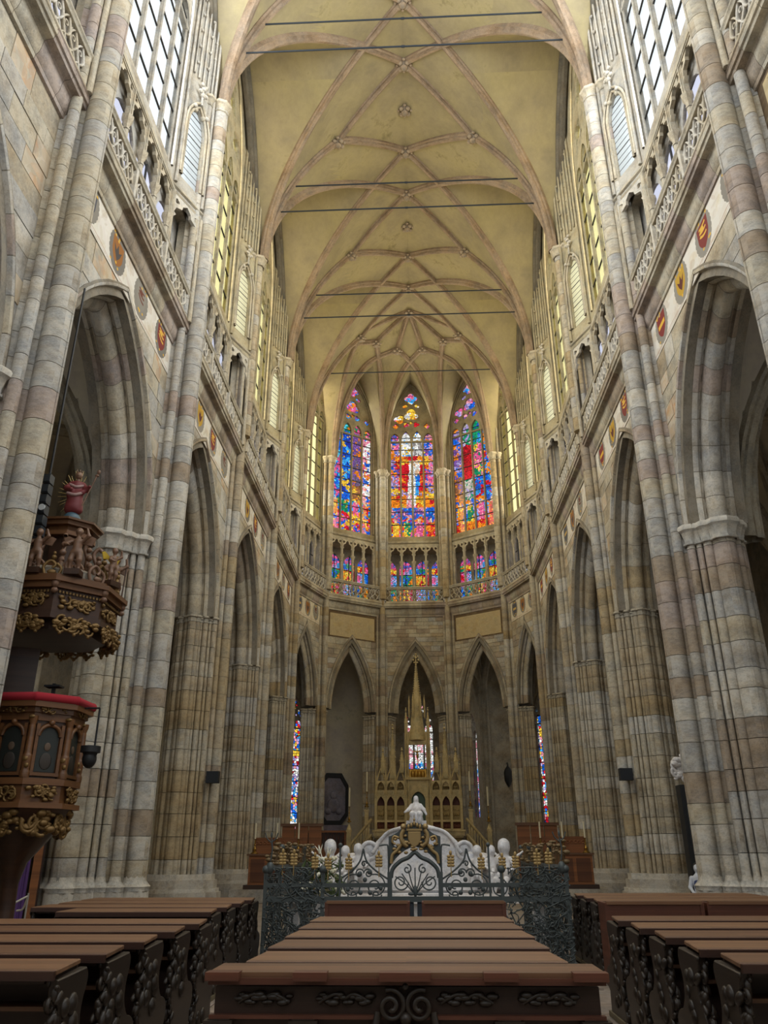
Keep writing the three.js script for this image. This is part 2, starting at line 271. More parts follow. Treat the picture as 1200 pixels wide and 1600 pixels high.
// ---- painted decoration of the walls
function canvasTex(w, h, draw) { const c = document.createElement('canvas'); c.width = w; c.height = h; draw(c.getContext('2d'), w, h); const t = new THREE.CanvasTexture(c); t.colorSpace = THREE.SRGBColorSpace; t.magFilter = THREE.LinearFilter; return t; }
function mottled(g, w, h, n, cols, a, rmin, rmax) { for (let i = 0; i < n; i++) { g.globalAlpha = a * rnd(); g.fillStyle = pick(cols); g.beginPath(); g.ellipse(rnd() * w, rnd() * h, rr(rmin, rmax), rr(rmin, rmax) * 0.6, rnd() * 3, 0, 7); g.fill(); } g.globalAlpha = 1; }
function shield(g, x, y, r, kind) {
  g.save(); g.translate(x, y);
  g.fillStyle = pick(['#857f74', '#8d877c', '#777168']);
  for (let i = 0; i < 22; i++) { const a = i / 22 * 6.283; g.beginPath(); g.ellipse(Math.cos(a) * r * 0.62, Math.sin(a) * r, r * 0.17, r * 0.2, a, 0, 7); g.fill(); }
  g.beginPath(); g.ellipse(0, 0, r * 0.62, r * 1.0, 0, 0, 7); g.fill();
  const field = ['#7c2f2a', '#8a8478', '#b8912e', '#4d4d55', '#7a332c', '#93602c'][kind % 6], charge = ['#d9a93a', '#6a3a2a', '#5b2b22', '#c4a25a', '#d6a844', '#4a4440'][kind % 6];
  g.fillStyle = field; g.beginPath(); g.moveTo(-r * 0.5, -r * 0.68); g.lineTo(r * 0.5, -r * 0.68); g.lineTo(r * 0.48, r * 0.15); g.quadraticCurveTo(r * 0.36, r * 0.6, 0, r * 0.8); g.quadraticCurveTo(-r * 0.36, r * 0.6, -r * 0.48, r * 0.15); g.closePath(); g.fill();
  g.strokeStyle = charge; g.fillStyle = charge; g.lineWidth = r * 0.12;
  if (kind % 3 === 0) g.fillRect(-r * 0.4, -r * 0.14, r * 0.8, r * 0.28);
  else if (kind % 3 === 1) { for (let i = -1; i <= 1; i++) { g.beginPath(); g.moveTo(-r * 0.3, -r * 0.3 + i * r * 0.2); g.quadraticCurveTo(0, -r * 0.1 + i * r * 0.3, r * 0.3, -r * 0.2 + i * r * 0.3); g.stroke(); } g.beginPath(); g.arc(-r * 0.05, -r * 0.3, r * 0.17, 0, 7); g.fill(); }
  else { g.beginPath(); g.moveTo(0, -r * 0.45); g.lineTo(r * 0.12, -r * 0.05); g.lineTo(r * 0.36, -r * 0.3); g.lineTo(r * 0.22, r * 0.15); g.lineTo(0, r * 0.5); g.lineTo(-r * 0.22, r * 0.15); g.lineTo(-r * 0.36, -r * 0.3); g.lineTo(-r * 0.12, -r * 0.05); g.closePath(); g.fill(); }
  g.fillStyle = '#d8a93c'; for (let i = 0; i < 7; i++) { g.beginPath(); g.arc(rr(-0.5, 0.5) * r, (rnd() < 0.5 ? -1 : 1) * rr(0.62, 0.9) * r, r * 0.07, 0, 7); g.fill(); }
  g.restore();
}
const friezeTex = [0, 1, 2, 3].map((v) => canvasTex(1280, 256, (g, w, h) => {
  g.fillStyle = v === 3 ? '#cfc4ab' : '#d8d2c6'; g.fillRect(0, 0, w, h); mottled(g, w, h, 260, ['#b9a98c', '#e6e0d4', '#a8927a', '#c9b48a'], 0.25, 6, 60);
  g.strokeStyle = '#9a6b58'; g.globalAlpha = 0.5; g.lineWidth = 5; g.beginPath(); g.moveTo(0, h - 26); for (let x = 0; x < w; x += 20) g.lineTo(x, h - 26 + Math.sin(x / 60) * 5); g.stroke(); g.globalAlpha = 1;
  g.strokeStyle = '#8a6f66'; g.globalAlpha = 0.5; g.lineWidth = 2; for (let x = 6; x < w; x += 7) { g.beginPath(); g.moveTo(x, h - 18 + rr(-3, 3)); g.lineTo(x + rr(-2, 4), h - 8); g.stroke(); } g.globalAlpha = 1;
  const n = v === 3 ? 3 : 4; for (let i = 0; i < n; i++) { g.save(); g.translate((i + 0.5) * w / n, 112); if (v === 3) g.scale(2.0, 1); else g.scale(1.25, 1.12); shield(g, 0, 0, v === 3 ? 94 : 98, i * 2 + v * 3 + (i > 2 ? 1 : 0)); g.restore(); }
}));
const spandrelTex = canvasTex(512, 512, (g, w, h) => { g.fillStyle = '#c0b29a'; g.fillRect(0, 0, w, h); mottled(g, w, h, 420, ['#b98d58', '#a99a86', '#d3cab8', '#93826c', '#8b8a80', '#c27c48'], 0.3, 8, 60); });
const panelTex = canvasTex(512, 384, (g, w, h) => {
  g.fillStyle = '#5d4a34'; g.fillRect(0, 0, w, h); g.fillStyle = '#b5a27c'; g.fillRect(16, 52, w - 32, h - 70); mottled(g, w, h, 200, ['#c6a860', '#8d8468', '#b7a680', '#a38a56'], 0.25, 6, 40);
  g.strokeStyle = '#5f4d35'; g.lineWidth = 4; g.strokeRect(14, 50, w - 28, h - 66); g.lineWidth = 3; for (let x = 20; x < w; x += 34) { g.beginPath(); g.arc(x, 28, 12, 0, 5); g.stroke(); }
  g.globalAlpha = 0.6; g.strokeStyle = '#5a4a30'; g.lineWidth = 2.4; for (let y = 78; y < h - 30; y += 22) for (let x = 30; x < w - 40; x += 9) { if (rnd() < 0.8) { g.beginPath(); g.moveTo(x, y + rr(-5, 0)); g.lineTo(x + rr(0, 5), y + rr(2, 7)); g.stroke(); } } g.globalAlpha = 1;
});
spandrelTex.wrapS = spandrelTex.wrapT = THREE.RepeatWrapping; spandrelTex.repeat.set(0.3, 0.3);
const friezeM = friezeTex.map((t) => std(0xffffff, { map: t, roughness: 0.95 })), panelM = std(0xffffff, { map: panelTex, roughness: 0.95 });
function printed(w, h, d) { const g = new THREE.BoxGeometry(w, h, d); return g; }   // keeps its 0..1 uv for a printed face

// ---- arcade walls
const CORNICE = [[0, 15.18], [0.06, 15.2], [0.075, 15.3], [0.12, 15.36], [0.15, 15.48], [0.17, 15.66], [0.2, 15.7], [0.34, 15.73], [0.36, 15.8], [0.4, 15.82], [0.41, 15.9], [0.38, 15.93], [0.385, 15.99], [0.41, 16.02], [0.36, 16.07], [0, 16.07]];
const alongX = (x0, x1, prof, capped = true) => sweep([V3(x0, 0, 0), V3(x1, 0, 0)].map((p) => ({ p, n: V3(0, 0, 1), m: V3(0, 1, 0) })), prof.slice().reverse(), false, 0.4, capped);
function arcadeWall(name, label, hl, pos, turn, o) {
  const t = thing(name, label, 'wall', pos, turn, 'arcade walls', 'structure'), cap = o.cap, A = archOf(o.hs, o.rise);
  const s = shapeOf([[-hl, cap], [-archX(A, 0, 0.2), cap], ...archPts(A.hs + 0.2, cap, Math.sqrt((A.R + 0.2) ** 2 - A.c ** 2), 12).slice(1, -1), [archX(A, 0, 0.2), cap], [hl, cap], [hl, 16.0], [-hl, 16.0]]);
  const ds = o.ds ?? 1, PR = VPROF.map(([r, d]) => [r, d * ds]);
  M('wall_core', ext(s, 1.445 * ds - 0.04, -1.445 * ds), S.mortar, t);
  const n = o.vous;
  for (const side of [1, -1]) {
    const core = archPiece(A, cap, 0, 1, PR, 10, 0.014); M('arch_joint', side > 0 ? core : mirX(core), S.mortar, t);
    let tone = pick(o.tones);
    for (let i = 0; i < n; i++) {
      const g = archPiece(A, cap, i / n + 0.0016, (i + 1) / n - 0.0016, PR, 2);
      if (rnd() < 0.7) tone = pick(o.tones);
      M('voussoir', side > 0 ? g : mirX(g), tone, t);
    }
  }
  const e = hl - 0.36;
  for (let y = cap; y < o.top - 0.05;) {
    let h = rr(o.row[0], o.row[1]); if (y + h > o.top - 0.2) h = o.top - y;
    const xb = archX(A, y - cap, 0.5), xt = archX(A, y + h - cap, 0.5), runs = xb > 0.02 ? [[-e, -xb, -e, -xt], [xb, e, xt, e]] : [[-e, e, -e, e]];
    for (const [b0, b1, t0, t1] of runs) {
      const lo = Math.max(b0, t0), hi = Math.min(b1, t1); let x = lo, cuts = [];
      while (hi - x > 0.5) { x += rr(o.len[0], o.len[1]); if (x < hi - 0.22) cuts.push(x); }
      const E = [null, ...cuts, null];
      if (b1 - b0 < 0.06) continue;
      for (let i = 0; i < E.length - 1; i++) M('wall_stone', stonePoly(E[i] ?? b0, E[i + 1] ?? b1, E[i] ?? t0, E[i + 1] ?? t1, y, y + h, rr(-0.006, 0.012), -0.07), pick(o.stones), t);
    }
    y += h;
  }
  if (o.frieze !== undefined) {
    const y0 = o.friezeY ?? o.top, w = 2 * e - 0.1, g = printed(w, H_CORN - y0, 0.03);
    M('painted_panel', g, o.frieze, t, 0, (y0 + H_CORN) / 2, 0.004).userData.label = o.friezeLabel;
  }
  const nb = o.blocks;
  M('cornice_bed', box(2 * hl, 0.7, 0.12, 0, 15.65, 0.02), S.mortar, t);
  for (let i = 0; i < nb; i++) M('cornice_stone', alongX(-hl + i * 2 * hl / nb + 0.006, -hl + (i + 1) * 2 * hl / nb - 0.006, CORNICE), pick([S.rose, S.beige, S.brown, S.beige]), t);
  return t;
}
const SPANDREL = [stone(0xffffff, { map: spandrelTex }), S.beige, S.grey, S.pale, S.warm, S.beige];
// ---- tracery balustrade of the gallery
const gTrac = (() => {   // one field, 0.66 wide, of flowing bars with cusps
  const w = 0.66, h = 0.82, r = 0.026, L = [], T = (p) => L.push(tube(p.map(([x, y]) => V3(x, y, 0)), r, 8, 5).scale(1, 1, 1.8));
  T([[-w / 2, 0], [-w * 0.42, h * 0.22], [-w * 0.1, h * 0.42], [0, h * 0.6], [-w * 0.12, h * 0.85], [-w * 0.3, h]]);
  T([[w / 2, 0], [w * 0.42, h * 0.22], [w * 0.1, h * 0.42], [0, h * 0.6], [w * 0.12, h * 0.85], [w * 0.3, h]]);
  T([[0, 0], [-w * 0.18, h * 0.16], [-w * 0.36, h * 0.42], [-w * 0.5, h * 0.6], [-w * 0.36, h * 0.85], [-w * 0.18, h]]);
  T([[0, 0], [w * 0.18, h * 0.16], [w * 0.36, h * 0.42], [w * 0.5, h * 0.6], [w * 0.36, h * 0.85], [w * 0.18, h]]);
  for (const [x, y] of [[-w * 0.25, h * 0.7], [w * 0.25, h * 0.7], [-w * 0.25, h * 0.22], [w * 0.25, h * 0.22], [0, h * 0.88]]) L.push(tor(w * 0.085, 0.018, x, y, 0, 8));
  return merge(L);
})();
function balustrade(label, hl, pos, turn) {
  const t = thing('gallery_balustrade', label, 'balustrade', pos, turn, 'gallery balustrades'), e = hl - (hl > 3 ? 0.16 : 0.26), n = Math.round(2 * e / 0.66), w = 2 * e / n, v = 0.27;
  M('bottom_rail', box(2 * e, 0.1, 0.2, 0, H_GAL + 0.06, v), S.beige, t);
  M('top_rail', alongX(-e, e, [[-0.1, -0.09], [0.08, -0.09], [0.1, -0.04], [0.08, -0.02], [0.12, 0.03], [0.12, 0.07], [0.06, 0.1], [-0.06, 0.1], [-0.12, 0.06]].map(([a, b]) => [a + v, b + H_RAIL - 0.08])), S.beige, t);
  for (let i = 0; i < n; i++) { const m = M('tracery_panel', gTrac, i % 3 ? S.pale : S.beige, t, -e + (i + 0.5) * w, H_GAL + 0.11, v); m.scale.x = w / 0.66; }
  const np = hl > 3 ? 3 : 1;
  for (let i = 0; i <= np; i++) M('post', box(0.13, H_RAIL - H_GAL - 0.08, 0.2, 0, (H_RAIL + H_GAL) / 2 - 0.04, 0), S.pale, t, -e + i * 2 * e / np, 0, v);
}
for (const s of [-1, 1]) for (let k = -2; k <= 3; k++) {
  const pos = [s * W, 0, (pierZ(k) + pierZ(k + 1)) / 2], turn = -s * Math.PI / 2, side = s < 0 ? 'left' : 'right';
  const near = k <= 0;
  arcadeWall('wall_' + side, `arcade wall with a pointed arch and painted shields ${SIDE[s]}, ${BAYNAME[k]}`, BAY / 2, pos, turn, {
    hs: 2.865, rise: 4.74, cap: H_CAP, tones: near ? TONES_PIER : TONES_CHOIR, vous: near ? 9 : 8, stones: k === -1 && s > 0 ? [S.rose, S.beige, S.pale] : SPANDREL, row: [0.4, 0.56], len: [0.55, 1.1], top: k === -1 && s < 0 ? 15.2 : 14.15,
    frieze: k === -1 ? (s > 0 ? panelM : undefined) : friezeM[(k + (s > 0 ? 1 : 0) + 4) % 3], friezeLabel: 'whitewashed panel painted with coats of arms', blocks: 9,
  });
  if (k === -1 && s < 0) { /* bare stones up to the cornice in this bay */ }
  if (k >= -1) balustrade(`pierced stone gallery balustrade ${SIDE[s]}, ${BAYNAME[k]}`, BAY / 2, pos, turn);
}
// apse sides: the corner degrees of each
const APSE = [[-90, -54], [-54, -18], [-18, 18], [18, 54], [54, 90]], APSENAME = ['beside the choir bays on the pulpit side', 'obliquely beside the altar spire on the pulpit side', 'straight behind the altar spire', 'obliquely beside the altar spire away from the pulpit', 'beside the choir bays away from the pulpit'];
const apseFrame = ([a, b]) => { const [x0, z0] = apseV(a), [x1, z1] = apseV(b), dx = x1 - x0, dz = z1 - z0, L = Math.hypot(dx, dz); return { pos: [(x0 + x1) / 2, 0, (z0 + z1) / 2], hl: L / 2, turn: Math.atan2(-dz, dx) }; };
APSE.forEach((seg, i) => {
  const f = apseFrame(seg);
  arcadeWall('wall_apse', `apse wall with a narrow pointed arch ${APSENAME[i]}`, f.hl, f.pos, f.turn, {
    hs: 1.22, rise: 3.7, cap: 9.3, ds: 0.62, tones: [S.beige, S.warm, S.brown, S.beige, S.grey], vous: 9, stones: i === 2 ? TONES_WALL : [S.beige, S.warm, S.beige, S.grey, S.warm, S.brown], row: [0.22, 0.36], len: [0.34, 0.75], top: i === 2 ? 15.2 : i === 0 || i === 4 ? 14.05 : 13.55,
    frieze: i === 2 ? undefined : i === 0 || i === 4 ? friezeM[3] : panelM, friezeLabel: i === 0 || i === 4 ? 'cream panel painted with three coats of arms' : 'painted panel with faded lettering in a scrolled border', blocks: 5,
  });
  balustrade(`pierced stone apse balustrade ${APSENAME[i]}`, f.hl, f.pos, f.turn);
});

// ================================================================== TRIFORIUM, CLERESTORY, VAULT
// ---- stained glass: mosaics of coloured pieces in dark lead, generic figures in the colours of the photograph
function mosaic(w, h, cx, cy, colour, seed, lead = 0.16) {
  const r = mulberry(seed), jx = new Float32Array((cx + 2) * (cy + 2)), jy = jx.slice(), cols = [];
  for (let j = 0; j < cy + 2; j++) for (let i = 0; i < cx + 2; i++) { const k = j * (cx + 2) + i; jx[k] = i - 1 + 0.1 + 0.8 * r(); jy[k] = j - 1 + 0.1 + 0.8 * r(); const U = (jx[k] / cx) * 2 - 1, T = 1 - jy[k] / cy, ci = Math.floor((jx[k] + 0.7 * Math.sin(jy[k] * 0.9)) / cx * 8 + 0.3 * Math.sin(j * 0.7)), cj = Math.floor((jy[k] + 0.8 * Math.sin(jx[k] * 1.1)) / cy * 28), rc = mulberry(seed * 977 + ci * 131 + cj * 7919), c = colour(U, T, r() < 0.25 ? r : rc), q = 0.75 + 0.4 * r(); cols.push([c[0] * q, c[1] * q, c[2] * q]); }
  const t = canvasTex(w, h, (g) => {
    const im = g.createImageData(w, h), d = im.data;
    for (let y = 0; y < h; y++) for (let x = 0; x < w; x++) {
      const fx = x / w * cx, fy = y / h * cy, ix = fx | 0, iy = fy | 0; let b1 = 9, b2 = 9, bk = 0;
      for (let j = iy; j <= iy + 2; j++) for (let i = ix; i <= ix + 2; i++) { const k = j * (cx + 2) + i, e = Math.hypot(jx[k] - fx, jy[k] - fy); if (e < b1) { b2 = b1; b1 = e; bk = k; } else if (e < b2) b2 = e; }
      const o = (y * w + x) * 4, l = b2 - b1 < lead ? 0.3 : 1, c = cols[bk]; d[o] = Math.min(255, c[0] * l); d[o + 1] = Math.min(255, c[1] * l); d[o + 2] = Math.min(255, c[2] * l); d[o + 3] = 255;
    }
    g.putImageData(im, 0, 0);
  });
  return glass(0xffffff, { map: t });
}
const C = { blue: [20, 95, 205], sky: [60, 160, 225], deep: [30, 50, 150], red: [205, 25, 40], pink: [225, 90, 140], rose: [240, 150, 160], orange: [240, 130, 30], gold: [245, 190, 60], white: [240, 235, 225], green: [20, 140, 95], purple: [120, 80, 150], lilac: [170, 150, 200], brown: [150, 95, 60], cyan: [80, 200, 220], skin: [235, 190, 150] };
const P = (r, ...a) => a[(r() * a.length) | 0];
const figures = (u, t, r, base) => { const k = ((u + 1) * 2) | 0, c = (((u + 1) * 2) % 1) - 0.5; if (Math.abs(c) < 0.13 && t > base + 0.085 && t < base + 0.11) return C.skin; if (Math.abs(c) < 0.28 && t < base + 0.09) return [[C.orange, C.gold], [C.green, C.gold], [C.rose, C.pink], [C.red, C.orange]][k & 3][(r() * 2) | 0]; return null; };
const PAINT = {
  middle(u, t, r) {
    if (t < 0.13) return figures(u, t, r, 0.01) ?? P(r, C.pink, C.blue, C.orange, C.red);
    if (t < 0.19) return P(r, C.blue, C.blue, C.purple, C.sky, C.rose);
    if (t > 0.19 && t < 0.27) return Math.abs(u + 0.05) < 0.2 ? P(r, C.white, C.rose) : P(r, C.orange, C.gold, C.red, C.orange);
    if (t < 0.5 && Math.abs(u - 0.03 + (t - 0.27) * -0.4) < 0.24) return u > 0.12 && t < 0.4 ? P(r, C.sky, C.blue) : P(r, C.white, C.white, C.skin);
    if (t > 0.3 && t < 0.47 && Math.abs(u) < 0.58) return P(r, C.red, C.red, C.red, C.orange);
    if (t > 0.44 && t < 0.53 && Math.abs(u) < 0.75) return P(r, C.gold, C.orange, C.red);
    if (t > 0.5 && t < 0.62 && u > 0.08 && u < 0.5) return P(r, [150, 140, 135], [120, 110, 110], C.white);
    if (t > 0.53 && t < 0.68 && Math.abs(u) < 0.55) return P(r, C.white, C.white, C.gold, C.sky);
    if (t < 0.32) return P(r, C.orange, C.gold, C.brown, C.lilac);
    if (t < 0.7) return P(r, C.pink, C.lilac, C.blue, C.rose, C.purple, C.orange);
    if (t < 0.78) return P(r, C.gold, C.pink, C.orange, C.red);
    return t > 0.9 ? P(r, C.pink, C.sky, C.rose) : P(r, C.gold, C.gold, C.white, C.orange);
  },
  blueSide(u, t, r) {
    if (t > 0.72) return P(r, C.purple, C.sky, C.lilac, C.pink, C.blue, C.orange);
    if (t > 0.64) return u < -0.2 ? P(r, C.green, C.green, C.cyan) : P(r, C.orange, C.pink, C.green);
    const k = ((u + 1) * 2) | 0;
    if (t < 0.12) return P(r, C.orange, C.red, C.pink, C.gold, C.blue);
    if (t < 0.2) return figures(u, t, r, 0.1) ?? P(r, C.blue, C.green, C.orange, C.sky);
    return [P(r, C.sky, C.blue, C.cyan, C.pink), P(r, C.blue, C.blue, C.deep, C.sky, C.gold), t < 0.3 ? P(r, C.orange, C.brown, C.gold) : P(r, C.purple, C.purple, [110, 90, 120], C.orange), P(r, C.rose, C.pink, C.blue, C.white, C.orange)][k & 3];
  },
  redSide(u, t, r) {
    if (t > 0.72) return P(r, C.pink, C.rose, C.purple, C.blue, C.sky, C.lilac);
    const k = ((u + 1) * 2) | 0;
    if (t < 0.06) return P(r, C.red, C.orange);
    if (t < 0.2) return figures(u, t, r, 0.07) ?? P(r, C.blue, C.lilac, C.orange, C.sky);
    return [t > 0.35 ? P(r, C.blue, C.purple, C.lilac, C.orange) : P(r, C.orange, C.brown, C.purple), t > 0.33 && t < 0.55 ? P(r, C.red, C.red, [160, 20, 30]) : P(r, [190, 180, 165], C.green, C.lilac), t > 0.55 ? P(r, C.blue, C.green, C.sky) : t > 0.33 ? P(r, C.rose, C.pink, C.green, C.gold) : P(r, C.blue, C.sky, C.red), P(r, C.blue, C.orange, C.blue, C.sky, C.red)][k & 3];
  },
  small(u, t, r) { const k = ((u + 1) * 6) | 0; if (t > 0.8) return P(r, C.blue, C.purple, C.pink); return [C.blue, C.pink, C.orange, C.sky, C.red, C.green, C.lilac, C.gold][(k * 5 + ((t * 3) | 0) + (r() < 0.4 ? 3 : 0)) % 8]; },
  chapel(u, t, r) { return t > 0.75 ? P(r, C.white, C.rose, C.white, C.red) : t > 0.45 ? P(r, C.white, C.white, C.white, C.rose) : P(r, C.sky, C.white, C.pink, C.blue, C.rose); },
  aisle(u, t, r) { return P(r, C.white, C.rose, C.sky, C.red, C.blue, C.lilac, C.gold, C.white); },
};
const GLASS = { middle: mosaic(448, 1408, 30, 104, PAINT.middle, 5, 0.1), blueSide: mosaic(448, 1408, 30, 104, PAINT.blueSide, 6, 0.1), redSide: mosaic(448, 1408, 30, 104, PAINT.redSide, 7, 0.1), small: mosaic(512, 384, 40, 30, PAINT.small, 8), chapel: mosaic(256, 640, 20, 52, PAINT.chapel, 9), aisle: mosaic(128, 640, 9, 52, PAINT.aisle, 10) };

const plane = new THREE.PlaneGeometry(1, 1);
function paneGeo(x0, x1, y0, y1, hw, b, t) { const g = new THREE.PlaneGeometry(x1 - x0, y1 - y0).translate((x0 + x1) / 2, (y0 + y1) / 2, 0), p = g.attributes.position, uv = g.attributes.uv; for (let i = 0; i < p.count; i++) uv.setXY(i, (p.getX(i) + hw) / (2 * hw), (p.getY(i) - b) / (t - b)); return g; }
// glazing between mullions: one pane for each field between the saddle bars
function glazing(t, o) {
  const { hw, lights, y0, y1, top, z, mat, step, printedGlass } = o, w = 2 * hw / lights, n = Math.round((y1 - y0) / step), dy = (y1 - y0) / n;
  for (let i = 0; i < lights; i++) for (let j = 0; j < n; j++) {
    const x0 = -hw + i * w, x1 = x0 + w, a = y0 + j * dy;
    if (printedGlass) M('glass_pane', paneGeo(x0, x1, a, a + dy, hw, y0, top), mat, t, 0, 0, z);
    else { const m = M('glass_pane', plane, mat, t, (x0 + x1) / 2, a + dy / 2, z); m.scale.set(w, dy, 1); }
  }
  const bars = []; for (let j = 0; j <= n; j++) bars.push(box(2 * hw, 0.045, 0.05, 0, y0 + j * dy, z + 0.03));
  M('saddle_bar', merge(bars), MAT.lead, t);
  for (let i = 0; i <= lights; i++) M('mullion', merge([box(i % lights ? 0.13 : 0.16, y1 - y0 + 0.25, 0.08, 0, (y0 + y1) / 2, 0), cyl(0.045, 0.045, y1 - y0 + 0.25, 0, y0 - 0.125, 0.06, 8)]), o.stone, t, -hw + i * w, 0, z + 0.06);
}
function traceryPlate(hw, spring, rise, lights, kind) {
  const s = shapeOf([[-hw - 0.02, spring - 0.55], ...archPts(hw + 0.02, spring, rise + 0.02, 10), [hw + 0.02, spring - 0.55]]), w = 2 * hw / lights, k = hw / 1.6, H = [];
  for (let i = 0; i < lights; i++) { const u = -hw + (i + 0.5) * w; H.push(pointed(w * 0.41, spring - 0.5, spring - 0.25, (i === 0 || i === lights - 1 ? 0.42 : 0.62) * Math.max(0.8, k), u, 6)); }
  const q = rise / 3.8, Y = (y) => spring + (y - 28.5) * q; const foil2 = (x, y, r, ...e) => foil(x, y, r * 1.16, ...e);
  if (kind === 'wheel') H.push(foil(-hw * 0.45, Y(29.75), 0.4 * k, 4, 0.785), foil(hw * 0.45, Y(29.75), 0.4 * k, 4, 0.785), foil(0, Y(30.75), 0.42 * k, 3, Math.PI / 2), foil(0, Y(31.5), 0.2 * k, 4), foil(-hw * 0.2, Y(29.3), 0.12 * k, 3), foil(hw * 0.2, Y(29.3), 0.12 * k, 3));
  else H.push(foil2(0, Y(31.45), 0.42 * k, 4), foil2(-0.42 * k, Y(30.85), 0.17 * k, 2, 0.5), foil2(0.42 * k, Y(30.85), 0.17 * k, 2, -0.5), foil2(0, Y(30.15), 0.46 * k, 3, Math.PI / 2), foil2(-0.86 * k, Y(29.8), 0.34 * k, 3, 0.9), foil2(0.86 * k, Y(29.8), 0.34 * k, 3, 2.2), foil2(-1.12 * k, Y(29.22), 0.19 * k, 4), foil2(1.12 * k, Y(29.22), 0.19 * k, 4), foil2(-0.36 * k, Y(29.35), 0.2 * k, 3), foil2(0.36 * k, Y(29.35), 0.2 * k, 3), foil2(0, Y(29.5), 0.12 * k, 3));
  s.holes = H.map(holePath);
  return ext(s, 0.2, 0, 0.03);
}
function windowWall(t, hw, half, spring, rise, zf, depth, mat) {
  const s = shapeOf([[-half, H_SILL - 0.75], [half, H_SILL - 0.75], [half, 33.9], [-half, 33.9]]); s.holes = [holePath(pointed(hw, H_SILL - 0.05, spring, rise))];
  M('window_wall', ext(s, depth, zf - depth), mat, t);
  // moulded frame round the opening, on the inside
  for (const [r, z, q] of [[0.06, zf + 0.01, 0.05], [0.0, zf - 0.12, 0.045]]) {
    const pts = [[-hw + 0.1 - r, H_SILL], ...archPts(hw - 0.1 + r, spring, rise - 0.1 + r, 12), [hw - 0.1 + r, H_SILL]].map(([x, y]) => V3(x, y, z));
    const c = new THREE.CurvePath(); for (let i = 0; i < pts.length - 1; i++) c.add(new THREE.LineCurve3(pts[i], pts[i + 1]));
    M('window_moulding', fin(new THREE.TubeGeometry(c, 34, q, 6)), mat, t);
  }
}
// ---- triforium pieces
const gColonnette = merge([cyl(0.11, 0.13, 0.18, 0, H_GAL, 0, 8), cyl(0.072, 0.078, 2.3, 0, H_GAL + 0.18, 0, 10), lathe([[0.075, 18.5], [0.1, 18.52], [0.1, 18.56], [0.078, 18.58], [0.09, 18.7], [0.16, 18.88], [0.17, 18.95], [0.02, 18.95]], 6), box(0.13, 1.05, 0.13, 0, 19.45, 0), box(0.06, 1.05, 0.2, 0, 19.45, 0)]);
function archHead(w, h) {   // cusped head of one opening, foot at y = 0
  const a = w / 2 - 0.035, s = shapeOf([[-w / 2, 0], [-w / 2, h], [w / 2, h], [w / 2, 0], [a, 0], [a, h * 0.28], [a * 0.72, h * 0.46], [a * 0.88, h * 0.5], [a * 0.74, h * 0.66], [a * 0.34, h * 0.74], [a * 0.3, h * 0.84], [0, h * 0.95], [-a * 0.3, h * 0.84], [-a * 0.34, h * 0.74], [-a * 0.74, h * 0.66], [-a * 0.88, h * 0.5], [-a * 0.72, h * 0.46], [-a, h * 0.28], [-a, 0]]);
  s.holes = [holePath(foil(-a * 0.72, h * 0.84, Math.min(0.1, h * 0.09), 3)), holePath(foil(a * 0.72, h * 0.84, Math.min(0.1, h * 0.09), 3))];
  return ext(s, 0.1, -0.05);
}
const SILLP = [[-0.06, 20.0], [0.02, 20.02], [0.03, 20.1], [-0.02, 20.14], [0.0, 20.2], [0.06, 20.24], [0.05, 20.3], [0.0, 20.4], [-0.2, 20.78], [-0.5, 20.78], [-0.5, 20.0]];
const cantMat = (side, hl) => {   // the canted end of a bay: from (2.15, -0.25) to (hl - 0.17, 0.4)
  const a = V3(UB, 0, -0.18), b = V3(hl - 0.17, 0, 0.4), mid = a.clone().add(b).multiplyScalar(0.5), d = b.clone().sub(a), m = new THREE.Matrix4().makeRotationY(Math.atan2(-d.z, d.x) * side);
  m.setPosition(mid.x * side, 0, mid.z); return { m, L: d.length() };
};
const gHoodW = 0.46;
